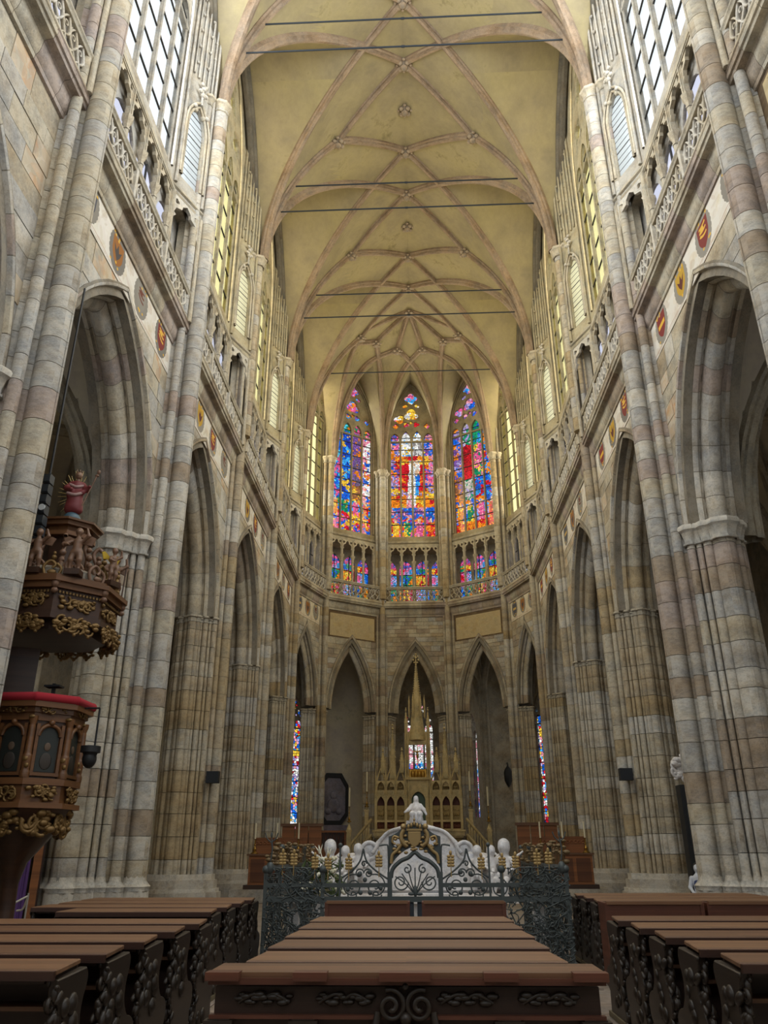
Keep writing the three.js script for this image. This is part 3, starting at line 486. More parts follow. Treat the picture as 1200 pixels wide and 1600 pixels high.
function upperBay(s, k) {
  const hl = BAY / 2, pos = [s * W, 0, (pierZ(k) + pierZ(k + 1)) / 2], turn = -s * Math.PI / 2, warm = k >= 1, SM = warm ? stone(0xb4a98c) : stone(0xb4aea2), gm = warm ? G_YELLOW : G_CLEAR, z = -0.18;
  const tri = thing('triforium_arcade', `triforium arcade of slim colonnettes ${SIDE[s]}, ${BAYNAME[k]}`, 'arcade', pos, turn, 'triforium arcades', 'structure');
  const ow = UB / 2;
  for (let i = 0; i <= 4; i++) M('colonnette', gColonnette, S.beige, tri, -UB + i * ow, 0, z);
  const head = archHead(ow, 1.02); for (let i = 0; i < 4; i++) M('arch_head', head, S.beige, tri, -UB + (i + 0.5) * ow, 18.97, z);
  M('gallery_floor', box(2 * hl, 0.2, 1.4, 0, H_GAL - 0.12, -0.4), S.beige, tri);
  const bw = shapeOf([[-hl, H_GAL], [hl, H_GAL], [hl, 20.1], [-hl, 20.1]]); bw.holes = [-2.6, -0.87, 0.87, 2.6].map((u) => holePath(pointed(0.76, 16.65, 18.8, 0.8, u, 6)));
  M('rear_wall', ext(bw, 0.1, -0.48), S.grey, tri);
  for (const u of [-2.6, -0.87, 0.87, 2.6]) { const m = M('glass_pane', plane, G_PALE, tri, u, 18.1, -0.42); m.scale.set(1.6, 2.95, 1); M('glazing_bar', merge([box(0.05, 2.8, 0.05, 0, 18.1, 0), box(1.3, 0.04, 0.05, 0, 17.5, 0), box(1.3, 0.04, 0.05, 0, 18.3, 0)]), MAT.lead, tri, u, 0, -0.4); }
  M('sill', alongX(-UB - 0.05, UB + 0.05, SILLP).translate(0, 0, z), S.sill, tri);
  M('passage_roof', box(2 * hl, 0.15, 0.4, 0, 20.06, -0.28), S.beige, tri);
  M('top_rail', box(2 * UB, 0.1, 0.16, 0, 19.98, z), S.beige, tri);
  const win = thing('window_' + (++winCount), `tall ${warm ? 'yellow' : 'clear white'} four-light clerestory window ${SIDE[s]}, ${BAYNAME[k]}`, 'window', pos, turn, 'clerestory windows', 'structure');
  windowWall(win, 2.1, UB + 0.05, 27.3, 5.1, z, 0.3, SM);
  glazing(win, { hw: 2.1, lights: 4, y0: H_SILL, y1: 27.3, z: -0.37, mat: gm, step: 1.05, stone: SM });
  M('tracery', traceryPlate(2.1, 27.3, 5.1, 4, 'wheel').translate(0, 0, -0.42), SM, win);
  M('tracery_glass', new THREE.ShapeGeometry(shapeOf([[-2.1, 27.2], ...archPts(2.1, 27.3, 5.1, 8), [2.1, 27.2]])).translate(0, 0, -0.36), gm, win);
  for (const c of [-1, 1]) {
    const { m, L } = cantMat(c, hl), put = (g) => g.applyMatrix4(m);
    // triforium end opening
    M('arch_head', put(archHead(L - 0.2, 1.35).translate(0, 18.62, 0)), S.pale, tri);
    M('colonnette', put(merge([cyl(0.07, 0.07, 3.9, L / 2 - 0.1, H_GAL, 0.05, 8), cyl(0.07, 0.07, 3.9, L / 2 - 0.28, H_GAL, -0.06, 8)])), S.beige, tri);
    M('colonnette', put(merge([cyl(0.07, 0.07, 3.9, -(L / 2 - 0.1), H_GAL, 0.05, 8)])), S.beige, tri);
    M('sill', put(alongX(-L / 2, L / 2 + 0.05, SILLP.map(([a, b]) => [Math.max(a, -0.5), b]))), S.sill, tri);
    // little canted window with a crocketed hood
    const sw = shapeOf([[-L / 2, 20.0], [L / 2, 20.0], [L / 2, 33.9], [-L / 2, 33.9]]); sw.holes = [holePath(pointed(0.4, 20.85, 23.2, 0.95))];
    M('canted_wall', put(ext(sw, 0.2, -0.2)), SM, win);
    M('glass_pane', put(new THREE.PlaneGeometry(0.84, 3.4).translate(0, 22.5, -0.1)), warm ? G_CREAM : G_SMALL, win);
    const lines = []; for (let i = 0; i < 14; i++) lines.push(box(0.84, i % 4 ? 0.009 : 0.03, 0.014, 0, 20.95 + i * 0.24, -0.09)); M('glazing_bar', put(merge(lines)), MAT.lead, win);
    const hood = (q, r, zz) => { const pts = [[-q, 20.9], [-q, 23.2], ...archPts(q, 23.2, 0.95 + (q - 0.4) * 1.6, 6).slice(1, -1), [q, 23.2], [q, 20.9]].map(([x, y]) => V3(x, y, zz)); const cp = new THREE.CurvePath(); for (let i = 0; i < pts.length - 1; i++) cp.add(new THREE.LineCurve3(pts[i], pts[i + 1])); return fin(new THREE.TubeGeometry(cp, 26, r, 6)); };
    M('hood_moulding', put(merge([hood(0.46, 0.05, 0.04), hood(0.57, 0.045, 0.08), ball(0.09, -0.2, 23.95, 0.04), ball(0.09, 0.2, 23.95, 0.04)])), S.beige, win);
    M('finial', put(merge([cyl(0.03, 0.05, 0.9, 0, 24.3, 0.1, 6), ...[[0, 24.75, 0.13], [-0.14, 24.85, 0.1], [0.14, 24.85, 0.1], [0, 25.05, 0.12], [-0.09, 25.2, 0.1], [0.09, 25.2, 0.1], [-0.3, 24.0, 0.1], [0.3, 24.0, 0.1]].map(([x, y, q]) => ball(q * 0.85, x, y, 0.12, 1, 0.8, 0.8, 7))])), S.pale, win);
    const strips = []; for (const [x, r] of [[-0.64, 0.06], [-0.46, 0.04], [-0.22, 0.045], [0.0, 0.04], [0.24, 0.045], [0.46, 0.04], [0.64, 0.06]]) strips.push(cyl(r, r, Math.abs(x) > 0.6 ? 13 : 8.2, x, Math.abs(x) > 0.6 ? 20.4 : 25.4, 0.04, 7));
    for (let y = 26; y < 31; y += 0.8) for (const x of [-0.36, 0.18, 0.45]) strips.push(ball(0.06, x, y + (x > 0 ? 0.3 : 0), 0.05, 1, 1, 1, 6));
    M('blind_tracery', put(merge(strips)), SM, win);
  }
  daylight(win, 0, 26, -0.2, 4.0, 10.5, warm ? DAY_WARM : DAY_COOL, warm ? 3.0 : 11.0);
}
let winCount = 0;
for (const s of [-1, 1]) for (let k = -2; k <= 3; k++) upperBay(s, k);
// ---- apse windows
APSE.forEach((seg, i) => {
  const f = apseFrame(seg), stained = i > 0 && i < 4, SM = stone(0xa89c80), gm = [G_YELLOW, GLASS.blueSide, GLASS.middle, GLASS.redSide, G_YELLOW][i], hw = 1.58;
  const tri = thing('triforium_arcade', `apse triforium arcade ${stained ? 'before coloured glass' : 'before pale glass'} ${APSENAME[i]}`, 'arcade', f.pos, f.turn, 'apse triforium arcades', 'structure');
  const ow = 3.16 / 4, z = -0.1, gz = stained ? -0.5 : -0.26, rz = stained ? -1.65 : -0.62;
  for (let j = 0; j <= 4; j++) M('colonnette', gColonnette, S.beige, tri, -1.58 + j * ow, 0, z);
  const head = archHead(ow, 1.02); for (let j = 0; j < 4; j++) M('arch_head', head, S.beige, tri, -1.58 + (j + 0.5) * ow, 18.97, z);
  for (const c of [-1, 1]) M('jamb', box(0.6, 4.1, 0.5, c * 1.93, 18, -0.2), S.beige, tri);
  M('gallery_floor', box(2 * f.hl, 0.2, 2.0, 0, H_GAL - 0.12, -0.7), S.beige, tri);
  M('passage_roof', box(2 * f.hl + 0.5, 0.15, 1.6, 0, 20.06, -0.85), S.beige, tri);
  M('sill', alongX(-1.75, 1.75, SILLP).translate(0, 0, z), S.sill, tri);
  const bw = shapeOf([[-2.6, H_GAL], [2.6, H_GAL], [2.6, 20.1], [-2.6, 20.1]]); const us = stained ? [-1.6, -0.55, 0.55, 1.6] : [-1.1, 0, 1.1]; bw.holes = us.map((u) => holePath(pointed(0.42, 16.55, 18.9, 0.6, u, 6)));
  M('rear_wall', ext(bw, 0.1, rz), S.beige, tri);
  us.forEach((u) => { M('glass_pane', paneGeo(u - 0.44, u + 0.44, 16.5, 19.6, 2.1, 16.5, 19.6), stained ? GLASS.small : G_PALE, tri, 0, 0, rz + 0.06); M('glazing_bar', merge([box(0.05, 3.1, 0.05, 0, 18, 0), ...[17.1, 17.8, 18.5].map((y) => box(0.88, 0.035, 0.05, 0, y, 0))]), MAT.lead, tri, u, 0, rz + 0.08); });
  const win = thing('window_' + (++winCount), `tall ${['yellow', 'blue and purple stained glass', 'red, white and gold stained glass', 'blue and red stained glass', 'yellow'][i]} apse window ${APSENAME[i]}`, 'window', f.pos, f.turn, 'apse windows', 'structure');
  windowWall(win, hw, 2.5, 28.45, 3.85, z, stained ? 0.55 : 0.3, SM);
  glazing(win, { hw, lights: 4, y0: H_SILL, y1: 28.3, top: 32.35, z: gz, mat: gm, step: 0.95, stone: SM, printedGlass: stained });
  M('tracery', traceryPlate(hw, 28.45, 3.85, 4, 'foils').translate(0, 0, gz), SM, win);
  const sg = new THREE.ShapeGeometry(shapeOf([[-hw, 28.3], ...archPts(hw, 28.45, 3.85, 8), [hw, 28.3]])), p = sg.attributes.position, uv = sg.attributes.uv; for (let j = 0; j < p.count; j++) uv.setXY(j, (p.getX(j) + hw) / (2 * hw), (p.getY(j) - H_SILL) / (32.35 - H_SILL));
  M('tracery_glass', sg.translate(0, 0, gz + 0.01), gm, win);
  daylight(win, 0, 25.8, -0.05, 3.0, 9.5, stained ? DAY_MIX : DAY_WARM, stained ? 2.2 : 3.2);
});

// ---- vault
const ceiling = thing('ceiling', 'cream plastered net vault with moulded stone ribs', 'vault', [0, 0, 0], 0, undefined, 'structure');
const gridGeo = (nu, nv, f) => { const pos = []; const Pt = (i, j) => f(i / nu, j / nv); for (let i = 0; i < nu; i++) for (let j = 0; j < nv; j++) { const a = Pt(i, j), b = Pt(i + 1, j), c = Pt(i + 1, j + 1), d = Pt(i, j + 1); pos.push(...a, ...b, ...c, ...a, ...c, ...d); } const g = new THREE.BufferGeometry(); g.setAttribute('position', new THREE.Float32BufferAttribute(pos, 3)); return fin(g, 0.35); };
const ease = (t) => Math.sin(t * Math.PI / 2);
for (let k = -2; k <= 3; k++) {
  const z0 = pierZ(k), web = [];
  for (const h of [0, 1]) {   // near and far half of the bay
    const zz = (t) => h ? z0 - BAY + BAY / 2 * (1 - ease(1 - t)) : z0 - BAY / 2 * (1 - ease(1 - t)), dz = (t) => BAY / 2 * (1 - ease(1 - t));
    web.push(gridGeo(40, 14, (u, v) => { const s = Math.sin((u - 0.5) * Math.PI), x = s * groin(dz(v)); return [x, barrel(x), zz(v)]; }));
    for (const s of [-1, 1]) web.push(gridGeo(4, 14, (u, v) => { const g = groin(dz(v)), x = g + (7.42 - g) * u; return [s * x, barrel(g), zz(v)]; }));
  }
  M('vault_web', merge(web), MAT.vault, ceiling);
}
const RIB = [[-0.17, 0.12], [-0.17, -0.05], [-0.11, -0.1], [-0.1, -0.17], [-0.05, -0.23], [0.05, -0.23], [0.1, -0.17], [0.11, -0.1], [0.17, -0.05], [0.17, 0.12]];
function rib(pts, mat = S.rib, k = 1) {
  const fr = pts.map((p, i) => { const a = pts[Math.max(0, i - 1)], b = pts[Math.min(pts.length - 1, i + 1)], t = b.clone().sub(a).normalize(); let n = t.clone().cross(V3(0, 1, 0)); if (n.length() < 0.02) n = V3(1, 0, 0); n.normalize(); return { p, n: n.multiplyScalar(k), m: n.clone().cross(t).normalize().multiplyScalar(k) }; });
  return M('rib', sweep(fr, RIB, false, 0.5), mat, ceiling);
}
const ribLine = (x0, z0, x1, z1, hf, n = 22) => { const L = []; for (let i = 0; i <= n; i++) { const t = 1 - ease(1 - i / n) * 1, q = 1 - t; const x = x0 + (x1 - x0) * (1 - q), z = z0 + (z1 - z0) * (1 - q); L.push(V3(x, hf(x, z), z)); } return L; };
const naveH = (x, z) => { const q = -(z + Z0) / BAY, d = Math.abs(q - Math.round(q)) * BAY; return vaultH(x, d); };
const gBoss = merge([lathe([[0.01, -0.36], [0.1, -0.34], [0.16, -0.26], [0.1, -0.2], [0.2, -0.1], [0.24, 0]], 10), ...[0, 1, 2, 3].map((i) => ball(0.12, Math.cos(i * 1.571 + 0.8) * 0.22, -0.16, Math.sin(i * 1.571 + 0.8) * 0.22, 1, 0.7, 1, 7)), ...[0, 1, 2, 3].map((i) => ball(0.08, Math.cos(i * 1.571) * 0.3, -0.1, Math.sin(i * 1.571) * 0.3, 1, 0.7, 1, 6))]);
const boss = (x, y, z) => M('boss', gBoss, S.brown, ceiling, x, y, z);
// wall ribs in a darker stone tone, framing the clerestory windows
for (let k = -2; k <= 3; k++) for (const s of [-1, 1]) for (const h of [0, 1]) { const L = []; for (let i = 0; i <= 16; i++) { const t = 1 - ease(1 - i / 16), d = BAY / 2 * (0.04 + 0.96 * t), z = h ? pierZ(k + 1) + d : pierZ(k) - d; L.push(V3(s * (W - 0.05 + 0.1 * t), barrel(groin(d)) - 0.04, z)); } rib(L, S.darkRib, 1.5); }
const DN = BAY * 0.315, XS = 3.15;
for (let k = -2; k <= 4; k++) {
  const z = pierZ(k);
  for (const s of [-1, 1]) {
    rib(ribLine(s * WV, z, s * XS, z, naveH, 14));
    if (k > -2) rib(ribLine(s * XS, z, 0, z + DN, naveH, 8));
    if (k < 4) rib(ribLine(s * XS, z, 0, z - DN, naveH, 8));
    if (k < 4) rib(ribLine(s * WV, z, 0, z - BAY + DN, naveH));
    if (k > -2) rib(ribLine(s * WV, z, 0, z + BAY - DN, naveH));
    boss(s * XS, barrel(XS) - 0.1, z);
  }
  if (k < 4) { boss(0, H_CROWN - 0.1, z - DN); M('pendant_boss', gBoss, S.brown, ceiling, 0, H_CROWN - 0.02, z); }
  if (k > -2) boss(0, H_CROWN - 0.1, z + DN);
}
// apse vault
const AKEY = [[0, 34.25], [1.3, 33.7], [2.7, 33.0], [4.3, 32.2], [5.2, 30.7], [5.8, 28.9], [6.15, 27.0], [6.3, 25.3]];
const apseProf = (r) => { r = Math.min(r, 6.3); let i = 0; while (i < AKEY.length - 2 && r > AKEY[i + 1][0]) i++; const [a, b] = AKEY[i], [c, d] = AKEY[i + 1], t = (r - a) / (c - a), m = (j) => { const p = AKEY[Math.max(0, j - 1)], q = AKEY[Math.min(AKEY.length - 1, j + 1)]; return (q[1] - p[1]) / (q[0] - p[0]); }, w = c - a, t2 = t * t, t3 = t2 * t; return (2 * t3 - 3 * t2 + 1) * b + (t3 - 2 * t2 + t) * w * (i ? m(i) : -0.38) + (-2 * t3 + 3 * t2) * d + (t3 - t2) * w * m(i + 1); };
const UA = Math.PI / 10, RB = 2.75, VC = Math.cos(UA) * (WV + RB) / 2, VA = WV * Math.cos(UA), HA = WV * Math.sin(UA);
for (let i = 0; i < 5; i++) {
  const th = (i - 2) * Math.PI / 5, toW = (u, v) => [u * Math.cos(th) + v * Math.sin(th), -ZA - (v * Math.cos(th) - u * Math.sin(th)) * RZ / RX];
  const vg = (u) => VC + (VA - VC) * Math.abs(u) / HA, web = [];
  for (const s of [-1, 1]) {
    web.push(gridGeo(12, 16, (a, b) => { const q = Math.sin(a * Math.PI / 2), uu = s * HA * q, f = ease(b), u = uu * f, v = vg(uu) * f, [x, z] = toW(u, v); return [x, apseProf(Math.hypot(u, v)), z]; }));
    web.push(gridGeo(12, 4, (a, b) => { const uu = s * HA * Math.sin(a * Math.PI / 2), g = vg(uu), v = g + (7.2 - g) * b, u = uu * (1 + 0.25 * b * (v - g) / 3), [x, z] = toW(u, v); return [x, apseProf(Math.hypot(uu, g)) + (v - g) * 0.16 * (1 - (uu / HA) ** 2), z]; }));
  }
  M('vault_web', merge(web), MAT.vault, ceiling);
  for (const s of [-1, 1]) {   // from the boss over one corner, across the head of the window, down to the next corner
    const L = []; for (let j = 0; j <= 20; j++) { const t = ease(j / 20), u = s * RB * Math.sin(UA) + (-s * HA - s * RB * Math.sin(UA)) * t, v = RB * Math.cos(UA) + (VA - RB * Math.cos(UA)) * t, [x, z] = toW(u, v); L.push(V3(x, apseProf(Math.hypot(u, v)), z)); }
    rib(L);
    if (!(i === 4 && s > 0) && !(i === 0 && s < 0) && s > 0 || (i === 0 && false)) { const [x, z] = toW(RB * Math.sin(UA), RB * Math.cos(UA)); boss(x, apseProf(RB) - 0.1, z); const C0 = []; for (let j = 0; j <= 8; j++) { const q = RB * j / 8, [x2, z2] = toW(q * Math.sin(UA), q * Math.cos(UA)); C0.push(V3(x2, apseProf(q), z2)); } rib(C0); }
  }
}
boss(0, H_CROWN - 0.1, -ZA);
for (const s of [-1, 1]) { const L = []; for (let j = 0; j <= 24; j++) { const x = s * WV * (1 - ease(1 - j / 24) * 1); L.push(V3(s * WV - x, Math.max(barrel(s * WV - x) - 0.02, apseProf(Math.abs(s * WV - x)) - 0.02), -ZA + 0.05)); } rib(L); }
// iron tie rods across the vessel
for (let k = 0; k <= 4; k++) for (const [y, x] of [[29.55, 5.75], [28.05, 6.2]]) {
  if (k === 4 && y < 29) continue;
  const n = { 0: 'fifth', 1: 'fourth', 2: 'third', 3: 'second', 4: 'first' }[k];
  tag(M('tie_rod', merge([bar([-x, 0, 0], [x, 0, 0], 0.035, 6), cyl(0.05, 0.05, 0.12, 0, -0.06, 0, 6).rotateZ(1.571)]), MAT.iron, scene, 0, y, pierZ(k)), `${y > 29 ? 'upper' : 'lower'} thin iron tie rod across the vault, ${n} pair from the apse`, 'tie rod', 'iron tie rods');
}
// ---- closing shell: roofs over vault and aisles, west end
{
  const sh = thing('roof', 'stone-coloured roof deck closing the building above the vaults', 'roof', [0, 0, 0], 0, undefined, 'structure');
  M('roof_deck', box(15.0, 0.3, 58, 0, 36, -22.5), S.beige, sh);
  for (const s of [-1, 1]) { M('roof_deck', box(9.5, 0.3, 72, s * 12.9, 16.1, -22), S.beige, sh); M('roof_side', box(0.1, 2.2, 58, s * 7.36, 34.9, -22.5), S.beige, sh); }
  M('roof_deck', box(28, 0.3, 12, 0, 16.1, -57.5), S.beige, sh);
}

// ================================================================== AISLES, AMBULATORY, WEST END
const XO = 13.4, XI = W + 1.7;
{
  const vaultOf = (x0, x1, z0, z1, ys, yc) => (x, z) => { const a = Math.abs((x - (x0 + x1) / 2) / ((x1 - x0) / 2)), b = Math.abs((z - (z0 + z1) / 2) / ((z1 - z0) / 2)), q = Math.min(a, b); return ys + (yc - ys) * Math.sqrt(Math.max(0, 1 - q * q)); };
  for (const s of [-1, 1]) {
    const aisle = thing('aisle_vault', `plastered ribbed vault of the side aisle ${SIDE[s]}`, 'vault', [0, 0, 0], 0, undefined, 'structure');
    const dim = MAT.plaster;
    for (let k = -2; k <= 3; k++) {
      const z0 = pierZ(k), z1 = pierZ(k + 1), x0 = s * XI, x1 = s * XO, h = vaultOf(x0, x1, z0, z1, H_CAP, 14.6);
      M('vault_web', gridGeo(16, 20, (u, v) => { const uu = 0.5 - 0.5 * Math.cos(u * Math.PI), vv = 0.5 - 0.5 * Math.cos(v * Math.PI), x = x0 + (x1 - x0) * uu, z = z0 + (z1 - z0) * vv; return [x, h(x, z), z]; }), dim, aisle);
      for (const d of [0, 1]) { const L = []; for (let i = 0; i <= 20; i++) { const t = 0.5 - 0.5 * Math.cos(i / 20 * Math.PI), x = x0 + (x1 - x0) * t, z = d ? z0 + (z1 - z0) * t : z1 + (z0 - z1) * t; L.push(V3(x, h(x, z), z)); } const m = rib(L, S.aisle, 1.1); aisle.add(m); }
      const T = []; for (let i = 0; i <= 16; i++) { const x = x0 + (x1 - x0) * (0.5 - 0.5 * Math.cos(i / 16 * Math.PI)), q = Math.abs((x - (x0 + x1) / 2) / ((x1 - x0) / 2)); T.push(V3(x, H_CAP + 5.3 * Math.sqrt(1 - q * q) - 0.15, z1)); }
      aisle.add(rib(T, S.aisle, 1.7));
    }
    const t = thing('wall_' + (s < 0 ? 'left' : 'right') + '_aisle', `plain ashlar outer wall of the aisle ${SIDE[s]}`, 'wall', [0, 0, 0], 0, undefined, 'structure');
    const ws = shapeOf([[-7, 0], [48, 0], [48, 16.2], [-7, 16.2]]); const MID = [-1, -2].map((k) => -(pierZ(k) + pierZ(k + 1)) / 2); ws.holes = MID.map((u) => holePath(pointed(1.5, 3.2, 9, 3, u)));   // along -z
    const wc = M('wall_core', ext(ws, 0.5, 0), S.mortar, t, s * (XO + (s < 0 ? 0.08 : 0.58)), 0, 0); wc.rotation.y = Math.PI / 2; if (s < 0) wc.position.x -= 0.5;
    for (const u of MID) { M('glass_pane', fin(new THREE.PlaneGeometry(3, 9).rotateY(Math.PI / 2).translate(s * (XO + 0.3), 7.6, -u)), G_CLEAR, t); M('mullion', merge([box(0.12, 8.8, 0.14, s * (XO + 0.28), 7.5, -u), ...[5, 7, 9].map((y) => box(0.05, 0.05, 3, s * (XO + 0.28), y, -u))]), S.grey, t);
      const l = new THREE.RectAreaLight(DAY_COOL, 2 * LIGHT, 2.8, 7.5); l.name = 'window_daylight'; l.position.set(s * (XO - 0.05), 7.2, -u); l.rotation.y = s * Math.PI / 2; t.add(l); }
    // dressed blocks where they are seen through the arches
    for (const [za, zb, ya, yb] of s < 0 ? [[-13.5, -24, 0, 8.4]] : [[-15, -26, 0, 7.5]]) for (let y = ya; y < yb; y += 0.47) for (let z = za - (y * 7 % 0.5); z > zb;) { const w = rr(0.6, 1.15); M('wall_stone', box(0.08, 0.455, w - 0.015, s * (XO + 0.06), y + 0.235, z - w / 2), pick([S.pale, S.beige, S.warm, S.ochre, S.grey, S.pale]), t); z -= w; }
    for (let k = -1; k <= 4; k++) { const p = M('wall_shaft', merge([cyl(0.28, 0.28, H_CAP, 0, 0, 0, 12), cyl(0.13, 0.13, H_CAP, 0, 0, 0.33, 8), cyl(0.13, 0.13, H_CAP, 0, 0, -0.33, 8), box(0.5, H_CAP, 1.0, s * 0.25, H_CAP / 2, 0)]), S.aisle, t, s * (XO - 0.05), 0, pierZ(k)); p.userData.label = 'engaged wall shaft'; }
  }
  // west end behind the visitor, with its great window
  const wz = 5.2, w = thing('wall_west', 'west end wall with a great clear window', 'wall', [0, 0, 0], 0, undefined, 'structure');
  const s = shapeOf([[-14.5, 0], [14.5, 0], [14.5, 36], [-14.5, 36]]); s.holes = [holePath(pointed(4.6, 7, 20, 8)), holePath(pointed(1.4, 4.5, 9, 3, -10.9)), holePath(pointed(1.4, 4.5, 9, 3, 10.9))];
  M('wall_core', ext(s, 0.5, wz), S.grey, w);
  M('glass_pane', new THREE.PlaneGeometry(9.4, 21.5).translate(0, 17.5, wz + 0.2), G_CLEAR, w);
  for (const x of [-10.9, 10.9]) M('glass_pane', new THREE.PlaneGeometry(2.9, 8).translate(x, 8.3, wz + 0.2), G_CLEAR, w);
  M('tracery', merge([...[-2.3, 0, 2.3].map((x) => box(0.25, 20, 0.3, x, 16.5, wz + 0.25)), ...[10, 13, 16, 19, 22].map((y) => box(9.2, 0.12, 0.12, 0, y, wz + 0.25)), tor(2.2, 0.15, 0, 23.6, wz + 0.25, 24)]), S.grey, w);
  const l = new THREE.RectAreaLight(DAY_COOL, WEST_POWER * LIGHT, 9, 18); l.name = 'window_daylight'; l.position.set(0, 16.5, wz - 0.15); l.rotation.y = 0; w.add(l);
  for (const x of [-10.9, 10.9]) { const q = new THREE.RectAreaLight(DAY_COOL, WEST_POWER * 0.8 * LIGHT, 2.6, 6.5); q.name = 'window_daylight'; q.position.set(x, 8, wz - 0.15); w.add(q); }
}
// ---- ambulatory and chapels behind the apse
{
  const amb = thing('wall_ambulatory', 'stone and plaster ambulatory walls seen through the apse arches', 'wall', [0, 0, 0], 0, undefined, 'structure');
  const wallSeg = (x0, z0, x1, z1, mat, hole, yt = 16.1) => {
    const L = Math.hypot(x1 - x0, z1 - z0), sh = shapeOf([[0, 0], [L, 0], [L, yt], [0, yt]]); if (hole) sh.holes = [holePath(hole)];
    const g = ext(sh, 0.4, -0.4), m = M('wall_panel', g, mat, amb, x0, 0, z0); m.rotation.y = Math.atan2(-(z1 - z0), x1 - x0); return m;
  };
  const chapelWindow = (label, pos, turn, hw, y0, spring, rise, lights, mat, power) => {
    const t = thing('window_' + (++winCount), label, 'window', pos, turn, 'chapel windows', 'structure'), top = spring + rise;
    glazing(t, { hw, lights, y0, y1: spring, top, z: -0.25, mat, step: 1.0, stone: S.grey, printedGlass: true });
    M('tracery', traceryPlate(hw, spring, rise, lights, 'foils').translate(0, 0, -0.25), S.grey, t);
    const sg = new THREE.ShapeGeometry(shapeOf([[-hw, spring], ...archPts(hw, spring, rise, 8), [hw, spring]])), p = sg.attributes.position, uv = sg.attributes.uv; for (let j = 0; j < p.count; j++) uv.setXY(j, (p.getX(j) + hw) / (2 * hw), (p.getY(j) - y0) / (top - y0));
    M('tracery_glass', sg.translate(0, 0, -0.24), mat, t);
    daylight(t, 0, (y0 + top) / 2, 0.05, hw * 1.8, top - y0, DAY_MIX, power);
  };
  const ashlar = stone(0xb0a590), pale = MAT.plaster;
  // polygon of chapel walls, from the pulpit side round to the other
  const run = [[-13.6, -41.3], [-11.2, -47.6], [-6.8, -51.8], [-2.9, -53.4], [-2.6, -56.4], [2.9, -56.4], [3.0, -55.2], [4.3, -51.7], [7.2, -52.0], [11.2, -47.6], [13.6, -41.3]];
  const at2 = (i, f) => [run[i][0] + (run[i + 1][0] - run[i][0]) * f, run[i][1] + (run[i + 1][1] - run[i][1]) * f];
  const segLen = (i) => Math.hypot(run[i + 1][0] - run[i][0], run[i + 1][1] - run[i][1]), segTurn = (i) => Math.atan2(-(run[i + 1][1] - run[i][1]), run[i + 1][0] - run[i][0]);
  const WINS = { 1: [0.775, 0.72, 2.9, 9.4, 1.5, 2, GLASS.aisle, 0.8, 'narrow pink and white stained glass window behind the choir on the pulpit side'], 4: [0.49, 1.06, 3.9, 9.8, 1.6, 3, GLASS.chapel, 1.2, 'bright white and blue stained glass window behind the altar spire'], 6: [0.47, 0.7, 3.6, 8.9, 1.2, 2, GLASS.chapel, 0.6, 'sliver of blue stained glass window beside the altar spire'], 8: [0.19, 0.74, 2.9, 9.6, 1.6, 2, GLASS.aisle, 0.8, 'narrow multicoloured stained glass window behind the choir across from the pulpit'] };
  for (let i = 0; i < run.length - 1; i++) {
    const q = WINS[i], L = segLen(i);
    wallSeg(...run[i], ...run[i + 1], i === 2 ? pale : ashlar, q && pointed(q[1], q[2], q[3], q[4], q[0] * L));
    if (q) { const [x, z] = at2(i, q[0]); chapelWindow(q[8], [x, 0, z], segTurn(i), q[1], q[2], q[3], q[4], q[5], q[6], q[7]); }
    M('wall_shaft', merge([cyl(0.2, 0.2, 11, 0, 0, 0, 10), cyl(0.1, 0.1, 11, 0.22, 0, 0.1, 8), cyl(0.1, 0.1, 11, -0.22, 0, 0.1, 8)]), S.aisle, amb, run[i][0], 0, run[i][1] + 0.15);
  }
  // ribs of the ambulatory vault from the apse piers outwards
  const ambV = thing('ambulatory_vault', 'shadowed ribbed vault of the ambulatory', 'vault', [0, 0, 0], 0, undefined, 'structure');
  for (let i = 0; i < run.length; i++) for (const deg of [-54, -18, 18, 54]) {
    const [px, pz] = apseV(deg); const d = Math.hypot(run[i][0] - px * 1.25, run[i][1] - (pz - 1.3)); if (d > 7.6) continue;
    const L = []; for (let j = 0; j <= 14; j++) { const t = j / 14; L.push(V3(px * 1.2 + (run[i][0] - px * 1.2) * t, 9.5 + 4.6 * Math.sqrt(Math.max(0, 1 - (2 * t - 1) ** 2)), pz - 1.5 + (run[i][1] - pz + 1.5) * t)); }
    ambV.add(rib(L, S.aisle, 0.9));
  }
  const ringS = shapeOf([...[[-13.9, -40.3], ...run, [13.9, -40.3]].map(([x, z]) => [x * 1.02, -z]), [8.2, 40.3], [8.2, 42], [6.7, 46.8], [2.5, 49.8], [-2.5, 49.8], [-6.7, 46.8], [-8.2, 42], [-8.2, 40.3]]);
  M('vault_web', fin(new THREE.ExtrudeGeometry(ringS, { depth: 0.2, bevelEnabled: false }).rotateX(-Math.PI / 2).translate(0, 14.5, 0)), S.aisle, ambV);
  M('wall_panel', box(0.3, 16, 8, -13.7, 8, -41.8), ashlar, amb); M('wall_panel', box(0.3, 16, 8, 13.7, 8, -41.8), ashlar, amb);
}

// ================================================================== FURNITURE OF THE NAVE
const wood = (c, o = {}) => std(c, { map: woodTex, bumpMap: woodTex, bumpScale: 0.002, roughness: 0.5, ...o });
const WD = { top: wood(0x8f6a4c), top2: wood(0x7d5a40), edge: wood(0x4a2e22), dark: wood(0x3f2a20, { roughness: 0.45 }), carved: wood(0x33291f, { roughness: 0.45 }), red: wood(0x6d3f2c), board: wood(0x7a7158, { roughness: 0.7 }), stall: wood(0x9a6236), pulpit: wood(0x4a3020, { roughness: 0.45 }), pulpitLight: wood(0x7d5532, { roughness: 0.45 }) };
